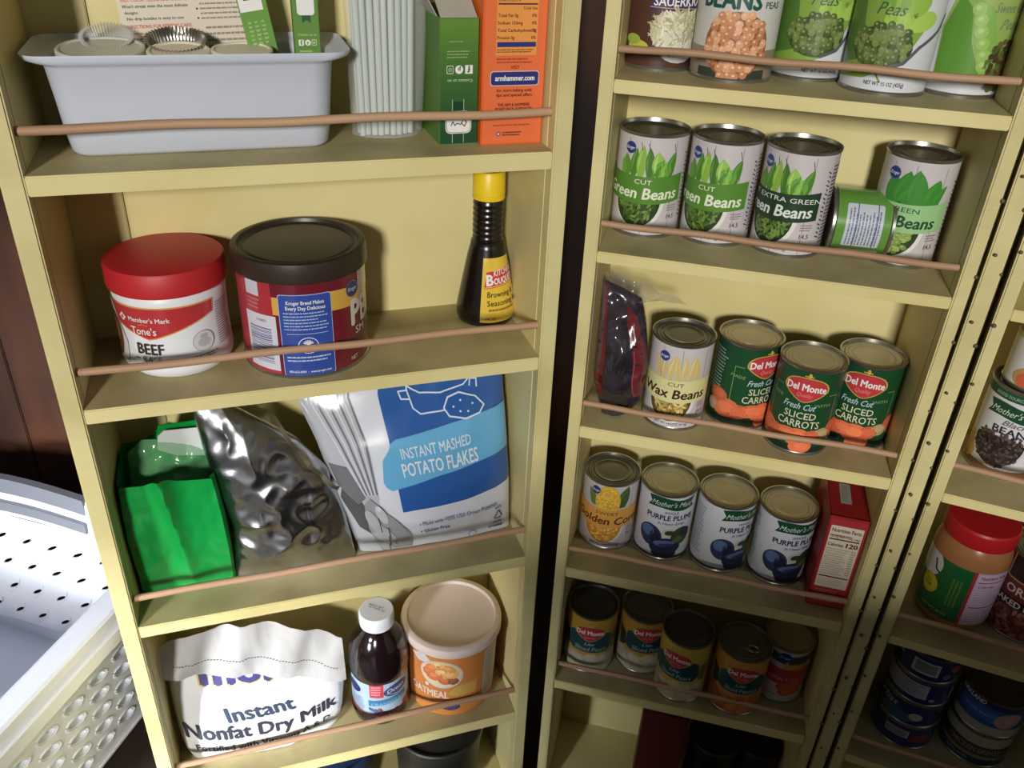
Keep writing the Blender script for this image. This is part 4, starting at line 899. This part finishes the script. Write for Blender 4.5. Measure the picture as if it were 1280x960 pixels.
# --- juice bottle
def juice():
    s, t, H, r = .285, .068, .2, .0428
    root = thing('juice_bottle', 'dark juice bottle with a white screw cap', 'bottle', MW('L', s, t, ZLD, face('L', s, t)))
    GL = mat('dark_juice_plastic', (26, 14, 16), .12, spec=.6, coat=.4)
    bm = bmesh.new(); lathe(bm, [(0, .004), (.026, 0), (.036, .002), (.041, .009), (.0422, .018), (.0422, .022), (.0405, .026), (.0405, .092), (.0425, .097), (.0432, .108), (.0428, .122), (.0405, .138), (.035, .152), (.028, .163), (.0222, .170), (.0212, .176), (.0212, .186), (0, .186)], 60); finish('bottle_body', bm, GL, root, 55)
    bm = bmesh.new(); n = 90
    loops = []
    for rr, z in ((.0215, .1765), (.0238, .1765), (.0240, .178), (.0240, .180), (.0236, .1805), (.0242, .182), (.0240, .197), (.0228, .1995)):
        loops.append([Vector(((rr+(.0003 if k % 2 and .181 < z < .198 else 0))*math.cos(2*math.pi*k/n), (rr+(.0003 if k % 2 and .181 < z < .198 else 0))*math.sin(2*math.pi*k/n), z)) for k in range(n)])
    loft(bm, loops, True, True); finish('screw_cap', bm, WHITEP, root, 40)
    P = Print(); P.text('BEST BY', 0, 4, 3, (120, 120, 140), 1, rot=-30, w=22); P.text('18 MAR 22', 0, -1, 3, (120, 120, 140), 1, rot=-30, w=24); P.build('cap_print', lambda u, v, h: Vector((u*.001, v*.001, .1996+h)), root, PRINT, None)
    P = Print(); P.rect(-128, 128, 26, 92, (168, 190, 210), 0)
    P.poly([(-60, 26), (60, 26), (60, 40), (30, 34), (8, 36), (-20, 30), (-60, 40)], (120, 40, 50), 1)
    random.seed(2); P.blobs(lambda x, y: y < 40-6*math.sin(x*.08), -10, 60, 27, 42, 6, 4, 4, [(120, 30, 40), (90, 22, 32), (140, 48, 52)], 2, (180, 90, 90), False)
    P.rect(-16, 4, 66, 92, (196, 44, 60), 2); P.micro(-14, 2, 70, 90, 4, (232, 160, 168), 3, th=.5)
    P.ell(24, 76, 20, 11, (34, 38, 92), 3, 8, 24); P.ell(24, 76, 18.8, 9.8, (52, 58, 120), 4, 8, 24); P.text('Ocean', 23, 74, 8, WHT, 6, w=27, shear=.3, bold=.01, rot=6); P.line([(8, 72), (24, 66.5), (38, 70)], 1, (190, 196, 220), 5)
    P.ell(-44, 76, 14, 10, (34, 38, 92), 3); P.poly([(-18, 48), (40, 54), (40, 64), (-18, 60)], (50, 120, 160), 3); P.text('CRANBERRY', 11, 50.5, 6.4, (120, 180, 206), 5, w=50, bold=.02, rot=5)
    P.poly([(-18, 46), (-18, 40), (0, 30), (6, 34)], (50, 90, 150), 3); P.micro(-50, -24, 34, 62, 7, (110, 130, 160), 2)
    P.build('label', oncyl(.0408), root, PRINT, 4)
juice()
# --- peach tub with pale lid
def peach():
    s, t, H, r = .396, .0832, .148, .0738
    root = thing('oatmeal_tub', 'orange tub with peach picture and pale pinkish lid', 'tub', MW('L', s, t, ZLD, face('L', s, t)))
    rb = .064
    pf = lambda z: rb+(z/.14)*.0055
    bm = bmesh.new(); lathe(bm, [(0, .003), (rb-.006, .0), (rb-.001, .001)]+[(pf(z), z) for z in (.003, .03, .06, .09, .12, .138)]+[(0, .138)], 72); finish('tub_body', bm, mat('tub_card', (206, 128, 52), .5), root, 50)
    LM = mat('pale_pink_lid', (222, 202, 190), .42)
    bm = bmesh.new(); lathe(bm, [(r-.004, .131), (r-.0015, .131), (r, .134), (r, .143), (r-.001, .1465), (r-.004, .148), (r-.009, .148), (r-.0105, .1435), (r-.013, .1425), (0, .1425)], 80); finish('lid', bm, LM, root, 40)
    P = Print(); OR = (210, 126, 44); P.rect(-210, 210, 0, 134, OR, 0)
    P.poly([(-62, 118), (-40, 130), (-30, 118), (-32, 112), (-50, 108)], (214, 206, 200), 1)
    P.ell(-14, 92, 32, 29, (206, 196, 178), 2, 0, 30); P.ell(-14, 93, 29, 26, (222, 206, 170), 3, 0, 30)
    for x, y, a, b, c, rr in ((-26, 104, 12, 9, (224, 128, 60), 20), (-4, 106, 13, 8, (226, 150, 70), -20), (-24, 88, 13, 10, (220, 118, 56), 10), (0, 92, 13, 9, (232, 170, 90), 30), (-12, 98, 10, 8, (240, 190, 110), 0), (-8, 80, 10, 8, (206, 104, 50), 0), (4, 80, 8, 7, (150, 80, 50), 30), (-18, 112, 10, 6, (232, 196, 120), 10), (-34, 94, 8, 9, (214, 110, 52), 10)): P.ell(x, y, a, b, c, 4, rr, 16); P.ell(x-1, y+2, a*.5, b*.45, tuple(min(255, v+18) for v in c), 5, rr, 10)
    for i in range(6): P.poly([(-4+i*6, 52-i*1.0), (10+i*6, 70+i), (16+i*5, 66+i*2), (4+i*7, 46)], (200+i*4, 170, 70), 4)
    P.text('OATMEAL', -34, 42, 15, (226, 206, 190), 6, w=62, bold=.03); P.ell(-36, 66, 3, 4, (226, 216, 206), 6); P.ell(0, 22, 15, 7, (52, 50, 90), 5, 0, 18); P.ell(0, 22, 13, 5.6, (74, 74, 120), 6, 0, 18)
    P.rect(52, 84, 20, 122, (206, 198, 190), 3); P.micro(54, 82, 24, 118, 22, (140, 132, 130), 4, th=.4); P.rect(-86, -60, 20, 122, (190, 110, 40), 1)
    P.build('label', oncyl(.067, pf), root, PRINT, 5, clip=(-160, 160, 5, 131))
peach()
# --- things in the dark lowest compartment of the left unit
def simple_tub(u, s, t, z, r, H, name, label, cat, body, lidm, taper=.9):
    root = thing(name, label, cat, MW(u, s, t, z))
    bm = bmesh.new(); lathe(bm, [(0, .002), (r*taper-.004, 0), (r*taper, .003), (r-.003, H-.014), (r-.003, H-.004), (0, H-.004)], 56); finish('body', bm, body, root, 50)
    bm = bmesh.new(); lathe(bm, [(r-.003, H-.016), (r, H-.015), (r, H-.002), (r-.002, H), (r-.005, H), (r-.007, H-.003), (r-.02, H-.003), (r-.022, H-.002), (0, H-.002)], 56); finish('lid', bm, lidm, root, 40); return root
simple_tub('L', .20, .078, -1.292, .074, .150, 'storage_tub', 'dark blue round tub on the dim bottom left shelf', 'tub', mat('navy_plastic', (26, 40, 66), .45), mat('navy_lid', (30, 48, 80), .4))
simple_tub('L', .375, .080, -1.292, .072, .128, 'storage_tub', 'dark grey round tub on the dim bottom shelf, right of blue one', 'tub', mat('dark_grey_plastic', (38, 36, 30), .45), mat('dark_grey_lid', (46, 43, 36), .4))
# --- dim bottom compartment of the middle unit
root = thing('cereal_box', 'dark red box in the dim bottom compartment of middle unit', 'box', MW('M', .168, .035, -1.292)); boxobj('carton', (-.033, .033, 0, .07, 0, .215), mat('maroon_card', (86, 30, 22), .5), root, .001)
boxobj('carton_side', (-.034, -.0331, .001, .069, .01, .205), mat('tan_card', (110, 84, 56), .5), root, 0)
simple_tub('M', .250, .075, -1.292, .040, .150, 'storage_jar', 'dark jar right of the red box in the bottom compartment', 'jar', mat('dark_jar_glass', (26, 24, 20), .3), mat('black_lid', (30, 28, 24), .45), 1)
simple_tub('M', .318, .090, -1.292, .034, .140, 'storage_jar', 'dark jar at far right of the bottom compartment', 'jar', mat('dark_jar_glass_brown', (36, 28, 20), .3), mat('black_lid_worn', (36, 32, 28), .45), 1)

# --- clear bag with red print on row C
def prune_bag():
    root = thing('dried_fruit_bag', 'clear plastic bag of dark dried fruit with red printed sides', 'bag', MW('M', 0, 0, ZC))
    f = pouch([(0, .020), (.25, .006), (1, .003)], [(0, .050), (.15, .066), (.5, .068), (.85, .058), (1, .05)], [(0, .001), (1, .004)], [(0, .168), (1, .150)], [(0, .04), (.5, .046), (1, .06)], .040, .005, 34, 15, .6)
    g2 = lambda u, v, h: f(min(1, max(0, u/100)), min(1, max(0, v/100)), -1, h)
    dark = mat('dark_fruit_film', (40, 34, 42), .16, spec=.7, c2=(62, 54, 62), scale=30, coat=.5)
    pouch_mesh('bag_body', f, dark, root, 40, 50, smooth=40)
    P = Print(); RD = (112, 26, 36)
    P.poly([(0, 24), (14, 26), (16, 60), (12, 96), (0, 98)], (96, 74, 72), 1); P.poly([(10, 24), (20, 25), (20, 60), (15, 98), (11, 98), (14, 60)], RD, 2); P.rect(0, 20, 18, 34, RD, 2)
    P.poly([(62, 92), (82, 86), (100, 60), (100, 22), (84, 18), (76, 34), (72, 60), (62, 78)], RD, 1)
    P.line([(76, 60), (77, 34), (84, 19)], .8, (176, 110, 110), 3); P.line([(62, 92), (76, 72)], 1, (80, 60, 30), 3)
    P.build('red_print', g2, root, PRINTG, 4, 3, smooth=60)
    # flared clear top
    bm = bmesh.new(); n = 22; k = 14; G = []
    for j in range(k+1):
        q = j/k
        G.append([bm.verts.new((.004+.05*i/n+q*(.048*(i/n)), .058+.012*q+.005*math.sin(i*.9+q*4)+crum((i*.004, 0, q*.05), 30, .004, 2), .146+.030*q*(1-.55*i/n)-.012*q*(i/n))) for i in range(n+1)])
    for j in range(k):
        for i in range(n): bm.faces.new((G[j][i], G[j+1][i], G[j+1][i+1], G[j][i+1]))
    finish('clear_top', bm, mat('smoky_clear_film', (150, 140, 128), .15, spec=.6, alpha=.42), root, 60)
prune_bag()

# ================================================================ RIGHT UNIT FOOD
TB, TC_, TD = -.5791, -.8038, -1.036
def tomato(P):
    base(P, (216, 214, 212), 100); P.rect(-110, 110, 62, 100, (176, 30, 40), 1); P.rect(-110, 110, 56, 62, (176, 186, 70), 2)
    P.text("Campbell's", 8, 72, 16, WHT, 3, w=62, shear=.35, bold=.02); P.text('LOW FAT', 2, 57, 3.6, (60, 90, 40), 4, w=24); P.text('Tomato', 8, 40, 12, (54, 48, 70), 3, w=44, shear=.2, bold=.01)
    P.ell(12, 14, 36, 17, (190, 150, 90), 3, 0, 28); P.ell(14, 12, 33, 15, (214, 92, 44), 4, 0, 28); P.ell(16, 14, 18, 6, (226, 112, 60), 5)
def blackb(P):
    base(P, (216, 216, 220)); P.rect(-110, 110, 98, 108, (30, 80, 56), 1); P.text('GOOD SOURCE OF FIBER', 0, 101, 3.6, (150, 190, 160), 2, w=52); ribbon(P, 4, 84)
    P.text('Black', 6, 68, 7, (110, 110, 120), 3, w=26, shear=.35); P.text('BEANS', 6, 57, 9, (44, 40, 52), 3, w=42, bold=.02); P.ell(-44, 24, 18, 18, (206, 160, 70), 1); P.rect(-110, 110, 4, 12, (120, 80, 50), 1)
    P.poly([(-4+31*math.cos(R(-a)), 44+33*math.sin(R(-a))) for a in range(0, 181, 10)], (206, 206, 210), 3); random.seed(12)
    P.ell(-4, 44, 28, 9, (40, 32, 34), 4); P.poly([(-4+27.5*math.cos(R(-a)), 44+29*math.sin(R(-a))) for a in range(0, 181, 10)], (44, 34, 36), 4)
    P.blobs(lambda x, y: ((x+4)/27)**2+((y-40)/26)**2 < 1, -32, 24, 14, 56, 4.2, 2.8, 1.6, [(64, 48, 48), (84, 64, 60), (46, 34, 36), (104, 84, 76)], 5)
def baked(P):
    base(P, (112, 38, 26), 130); P.poly([(-60, 90), (-20, 92), (-20, 112), (-60, 112)], (60, 30, 22), 1); P.rrect(-30, 60, 84, 122, 3, (190, 150, 90), 1); P.rrect(-28, 60, 86, 120, 3, (50, 26, 20), 2)
    P.text('ORIGINAL', -24, 66, 12, (226, 206, 196), 3, al='l', w=72, bold=.02); P.poly([(-40, 44), (50, 40), (50, 56), (-36, 60)], (34, 22, 20), 3); P.text('BAKED BEANS', -34, 48, 9, (220, 200, 190), 5, al='l', w=70, bold=.03)
    P.ell(0, 22, 44, 30, (150, 90, 70), 2, 0, 30); P.ell(2, 22, 42, 27, (84, 40, 32), 4, 0, 30); random.seed(14)
    P.blobs(lambda x, y: ((x-2)/40)**2+((y-22)/25)**2 < 1 and y < 44, -42, 46, 2, 46, 6, 4.6, 2.6, [(128, 66, 50), (150, 84, 64), (100, 48, 38), (176, 112, 90)], 5)
can('T', .062, .0945, TB, blackb, 'white black beans can with green ribbon under the tomato soup can', du=-3, r=.038, lid=TIND)
can('T', .066, .0935, TB+.1122, tomato, 'tomato soup can standing on the black beans can', du=0, r=.0345, H=.1, lid=TIND)
can('T', .1455, .092, TB, blackb, 'dark lidded can right of the black beans can, cut by frame', du=40, r=.038, lid=TIND)
can('T', .152, .0965, TC_, baked, 'brown baked beans can beside the peanut butter jar', du=-2, r=.042, H=.122, lid=TIND)
def pbutter():
    s, t, r, H = .070, .0845, .0445, .142
    root = thing('peanut_butter_jar', 'peanut butter jar with red lid and green label', 'jar', MW('T', s, t, TC_, face('T', s, t)))
    bm = bmesh.new(); lathe(bm, [(0, .004), (r*.7, 0), (r-.006, .001), (r-.0015, .008), (r-.0005, .016), (r-.0005, .100), (r-.002, .108), (r-.006, .117), (r-.008, .120), (0, .120)], 64); finish('jar_body', bm, mat('peanut_butter', (172, 116, 72), .28, spec=.5), root, 50)
    bm = bmesh.new(); n = 100; loops = []
    for rr, z in ((r-.006, .119), (r-.003, .119), (r-.0025, .121), (r-.003, .138), (r-.0045, .1405), (r-.01, .1412)): loops.append([Vector(((rr+(.0004 if k % 2 and .12 < z < .139 else 0))*math.cos(2*math.pi*k/n), (rr+(.0004 if k % 2 and .12 < z < .139 else 0))*math.sin(2*math.pi*k/n), z)) for k in range(n)])
    loft(bm, loops, True, True); finish('lid', bm, mat('red_jar_lid', (184, 28, 36), .4), root, 30)
    P = Print(); G = (22, 104, 50); P.rect(-140, 140, 14, 92, G, 0); P.rect(13, 17, 14, 92, (180, 34, 50), 2); P.rect(17, 140, 14, 92, (214, 176, 206), 1); P.rect(19, 66, 16, 90, (220, 196, 222), 2)
    P.text('Nutrition Facts', 22, 83, 5, (130, 60, 100), 3, al='l', w=34); P.rect(20, 60, 78, 79.4, (170, 60, 90), 3); P.text('Calories', 22, 71, 4.4, (150, 70, 110), 3, al='l', w=20)
    P.micro(21, 58, 44, 69, 7, (190, 150, 190), 3, th=.3); P.rect(20, 60, 40.5, 42, (170, 60, 90), 3); P.micro(21, 58, 18, 39, 6, (190, 150, 190), 3, th=.3)
    P.ell(-44, 78, 22, 20, (222, 220, 226), 1, 0, 24); P.line([(-34, 84), (-30, 72), (-24, 70)], 2.4, (20, 30, 24), 2); P.poly([(-44, 60), (-36, 60), (-34, 66), (-42, 68)], WHT, 2)
    P.ell(-33, 50, 13, 13, (214, 196, 30), 2, 0, 24); P.ell(-33, 50, 11.4, 11.4, (196, 180, 26), 3, 0, 24); P.ell(-33, 50, 10.6, 10.6, (214, 196, 30), 4, 0, 24); P.text('NO', -33, 52, 4, (90, 110, 30), 5); P.text('STIR', -33, 46, 4, (90, 110, 30), 5)
    for i in range(3): P.micro(-6+i*4.4, -3+i*4.4, 34, 74, 16, (150, 170, 50), 2, th=.7)
    P.text('NET WT 40 OZ', -16, 20, 3.2, (170, 196, 120), 2, w=34)
    P.build('label', oncyl(r-.0004), root, PRINTG, 4, clip=(-118, 118, 14, 92)); root.scale = (1, 1, 1.085)
pbutter()
def tuna(k):
    def f(P):
        base(P, (26, 38, 104), 50)
        if k == 0:
            P.rrect(-14, 20, 12, 34, .8, (200, 202, 210), 2); P.barcode(-13, 19, 14, 33, 3, (70, 70, 90), True, (200, 202, 210)); P.poly([(34, 28), (44, 36), (48, 26), (60, 30), (52, 18), (40, 20)], (200, 70, 60), 2); P.ell(32, 14, 6, 5, (90, 110, 160), 2); P.ell(-34, 26, 4, 3, (150, 160, 190), 2)
        elif k == 1: P.rect(-60, 16, 12, 38, (186, 184, 194), 2); P.micro(-40, 12, 14, 36, 5, (140, 138, 156), 3); P.rect(50, 62, 10, 36, (190, 190, 200), 2); P.ell(24, 12, 4, 3, (150, 160, 190), 2)
        elif k == 2: P.text('Mist', -28, 26, 11, (160, 176, 200), 3, w=34, shear=.3); P.ell(-12, 14, 26, 9, (50, 90, 130), 2); P.ell(14, 20, 9, 7, (180, 176, 170), 3)
        else: P.rect(-18, 14, 20, 34, (170, 172, 180), 2); P.micro(-16, 12, 22, 32, 3, (90, 90, 110), 3); P.poly([(16, 16), (40, 14), (40, 30), (20, 28)], (140, 40, 50), 2)
    return f
labs = ['blue can with white barcode, topmost of its stack', 'blue can with grey nutrition panel, second from top of stack', 'blue can with pale script, third from top of stack', 'blue can at the bottom of the stack']
for i in range(4):
    can('T', .071+.0008*(i % 2), .085, TD+.0442*(3-i), tuna(i), labs[i], r=.0415, H=.044, lid=TIND, group='stack of small blue cans', m=PRINTG, metalb=.003)
def chick(k):
    def f(P):
        base(P, (30, 84, 150) if k == 0 else (60, 66, 60), 64)
        P.rect(-110, 110, 50, 60, (24, 50, 96), 1); P.text('KIRKLAND', -14, 51, 7, WHT, 3, w=38, bold=.03, shear=.1)
        P.rect(-110, -34, 4, 44, (120, 124, 116), 2); P.rrect(-28, 24, 26, 46, 2, (28, 96, 190), 2); P.text('CHICKEN BREAST', -2, 34, 4.4, (140, 190, 226), 3, w=44)
        P.rect(-110, 110, 4, 18, (176, 172, 160), 2); P.ell(38, 34, 18, 14, (190, 150, 140), 3, 20, 16); P.ell(42, 38, 11, 8, (206, 170, 158), 4, 20, 12)
    def g(P):
        base(P, (34, 50, 70), 64); P.rect(-110, 110, 40, 58, (168, 164, 150), 1); P.poly([(-30, 26), (60, 20), (60, 36), (-30, 42)], (70, 60, 44), 2); P.text('CHICKEN BREAST', 12, 27, 9, (150, 140, 116), 4, w=70, bold=.03); P.rect(-110, 110, 16, 22, (130, 130, 120), 1); P.text('KIRKLAND', -6, 9, 5, (150, 160, 170), 3, w=30)
    return f if k == 0 else g
can('T', .166, .096, TD, chick(1), 'chicken can with grey band, lower can of its pair', r=.0435, H=.062, lid=TIND, du=-6)
can('T', .166, .096, TD+.0622, chick(0), 'chicken can with bright blue panel, upper can of its pair', r=.0435, H=.062, lid=TIND, du=-8)

# ================================================================ LAUNDRY BASKET
def basket():
    zr = -.95; L1, L2, DP = .56, .62, .335      # far side length, depth toward the viewer, height
    c = Vector((-.5475, 1.078, zr)); e1 = Vector((-.964, .266, 0)).normalized(); e2 = Vector((-.236, -.972, 0)).normalized(); e2 = (e2-e1*e2.dot(e1)*.6).normalized()
    mw = Matrix((( e1.x, e2.x, 0, c.x), (e1.y, e2.y, 0, c.y), (0, 0, 1, zr-DP), (0, 0, 0, 1)))
    # right-handed frame: x along far side (leftwards), y toward viewer -> keep as is, geometry is recalculated
    root = thing('laundry_basket', 'white plastic laundry basket with grey handle and slotted sides', 'basket', Matrix.Translation((c.x, c.y, zr-DP)))
    def X(a, b, z): return e1*a+e2*b+Vector((0, 0, z))
    tp = .035  # taper
    def wallpt(side, q, z):      # q 0..1 along, z height; inner surface
        k = (1-z/DP)*tp
        if side == 'far': return X(k+(L1-2*k)*q, k, z)
        if side == 'right': return X(k, k+(L2-2*k)*q, z)
        if side == 'left': return X(L1-k, k+(L2-2*k)*q, z)
        return X(k+(L1-2*k)*q, L2-k, z)
    nrm = {'far': -e2, 'right': -e1, 'left': e1, 'near': e2}
    def wall(side, cols, length):
        bm = bmesh.new(); th = .0025; N = nrm[side]; rows = 4 if side in ('far', 'near') else 6; z0, z1 = .03, DP-.085; rings = bmesh.new()
        def quad(q0, q1, a, b):
            vs = [bm.verts.new(wallpt(side, q, z)) for q, z in ((q0, a), (q1, a), (q1, b), (q0, b))]; bm.faces.new(vs)
        hand = (side == 'far')
        quad(0, 1, 0, z0)
        if hand:   # wall stays whole behind the grip
            quad(0, 1, z1, DP)
            ring = [(.5+.2*math.cos(R(a)), DP-.062+.026*(1 if False else max(0, 1-abs(math.cos(R(a)))**3))) for a in range(0, 181, 12)]
        else: quad(0, 1, z1, DP)
        for r in range(rows):
            for cc in range(cols):
                q0, q1 = cc/cols, (cc+1)/cols; a, b = z0+(z1-z0)*r/rows, z0+(z1-z0)*(r+1)/rows
                off = (.5/cols if r % 2 else 0)*.0
                n = 16; inner = []; outer = []
                for k in range(n):
                    an = 2*math.pi*k/n; cx_, sx_ = math.cos(an), math.sin(an)
                    ux, uz = cx_*.42, sx_*.15 if side != 'right' else sx_*.26
                    if side != 'right': ux *= .62; uz *= .42
                    rr = R(-32 if side == 'far' else 38); px, pz = ux*math.cos(rr)-uz*math.sin(rr), ux*math.sin(rr)+uz*math.cos(rr)
                    inner.append((.5+px*.95, .5+pz*.95))
                    m_ = max(abs(cx_), abs(sx_)); outer.append((.5+.5*cx_/m_, .5+.5*sx_/m_))
                V = lambda p, d=0: wallpt(side, q0+(q1-q0)*p[0], a+(b-a)*p[1])+N*d
                vi = [bm.verts.new(V(p)) for p in inner]; vo = [bm.verts.new(V(p)) for p in outer]
                for k in range(n): bm.faces.new((vo[k], vo[(k+1) % n], vi[(k+1) % n], vi[k]))
                if side == 'right':
                    vd = [bm.verts.new(V((.5+(p[0]-.5)*.86, .5+(p[1]-.5)*.86), -.009)) for p in inner]
                    for k in range(n): bm.faces.new((vi[k], vi[(k+1) % n], vd[(k+1) % n], vd[k]))
                    bm.faces.new(vd)
                # raised ridge round the slot
                half = range(0, n+1) if side == 'right' else range(8, 15)
                tube(rings, [V((.5+(inner[k % n][0]-.5)*(1.12 if side == 'right' else 1.55), .5+(inner[k % n][1]-.5)*(1.12 if side == 'right' else 2.6)), .0022 if side == 'right' else -.0006) for k in half], .0024 if side == 'right' else .0014, 5)
        bmesh.ops.remove_doubles(bm, verts=bm.verts, dist=1e-5); bmesh.ops.recalc_face_normals(bm, faces=bm.faces)
        bmesh.ops.solidify(bm, geom=bm.faces[:], thickness=th)
        finish('basket_wall', bm, BASK, root); o = finish('slot_ridges', rings, BASK, root, 60); o['kind'] = 'stuff'
    wall('far', 10, L1); wall('right', 11, L2); wall('left', 11, L2); wall('near', 10, L1)
    bm = bmesh.new(); loft(bm, [[X(tp-.004, tp-.004, z), X(L1-tp+.004, tp-.004, z), X(L1-tp+.004, L2-tp+.004, z), X(tp-.004, L2-tp+.004, z)] for z in (.001, .006)], True, True); finish('basket_floor', bm, BASK, root)
    # rim: stepped profile swept round the top; profile (outward, z)
    prof = [(0, 0), (.001, .004), (.006, .006), (.034, .004), (.038, 0), (.038, -.014), (.036, -.016), (.043, -.019), (.046, -.022), (.046, -.036), (.043, -.038), (.043, -.048), (.040, -.048), (.004, -.012)]
    def loopat(o, z):
        return [X(-o, -o, DP+z), X(L1+o, -o, DP+z), X(L1+o, L2+o, DP+z), X(-o, L2+o, DP+z)]
    def rim(sides, name, m, sc=1.0):
        bm = bmesh.new()
        for s0 in sides:
            rings_ = []
            for o, z in prof:
                o *= sc; lp = loopat(o, z); rings_.append((bm.verts.new(lp[s0]), bm.verts.new(lp[(s0+1) % 4])))
            for a, b in zip(rings_, rings_[1:]+rings_[:1]): bm.faces.new((a[0], a[1], b[1], b[0]))
        return finish(name, bm, m, root)
    rim([3], 'rim', BASK); rim([1, 2], 'rim', BASK, .8); rim([0], 'rim', BASK, .30)
    # grey grip on the far side
    def grip(dz, h, yy, nm, arc):
        bm = bmesh.new(); prev = None
        for i in range(25):
            q = i/24; a = .165+(L1-.33)*q; bow = arc*math.sin(math.pi*q)
            sec = [X(a, yy-.004, DP+dz+bow), X(a, yy+.009, DP+dz+bow), X(a, yy+.009, DP+dz-h+bow), X(a, yy-.004, DP+dz-h+bow)]
            r_ = [bm.verts.new(p) for p in sec]
            if prev:
                for k in range(4): bm.faces.new((prev[k], prev[(k+1) % 4], r_[(k+1) % 4], r_[k]))
            else: bm.faces.new(r_)
            prev = r_
        bm.faces.new(prev[::-1]); return finish(nm, bm, BASKG, root, 40)
    grip(.012, .032, -.004, 'grey_grip', .006); grip(-.034, .020, .004, 'grey_grip', .006)
    # dark strip laid on the solid wall, painted shade for a hand opening
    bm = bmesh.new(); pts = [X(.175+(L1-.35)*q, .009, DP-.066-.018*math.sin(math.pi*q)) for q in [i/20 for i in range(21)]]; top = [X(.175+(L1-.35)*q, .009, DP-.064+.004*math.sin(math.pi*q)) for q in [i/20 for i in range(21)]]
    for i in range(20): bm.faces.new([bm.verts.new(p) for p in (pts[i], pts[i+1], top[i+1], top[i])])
    bmesh.ops.solidify(bm, geom=bm.faces[:], thickness=.002); finish('opening_shade_strip', bm, mat('handle_shadow_grey', (60, 62, 68), .6), root)
basket()

# invented cabinet, out of view, added only to shade the lower shelves
t = thing('added_shade_cabinet', 'tall unseen cabinet added to shade the lower shelves', 'cabinet', Matrix.Translation((.20, -.62, FZ)))
boxobj('cabinet_body', (-.39, .90, -.2, .2, .05, 1.05), DARKW, t, .003); boxobj('cabinet_top', (-.41, .92, -.22, .22, 1.05, 1.085), DARKW, t, .004); boxobj('plinth', (-.37, .88, -.18, .18, 0, .05), DARKW, t, 0)
for i in range(2):
    d = boxobj('door', (-.38+i*.64, .25+i*.64, .2, .218, .06, 1.03), DARKW, t, .003); boxobj('handle', (.2+i*.1, .212+i*.1, .218, .235, .6, .72), TIN, d, .002)
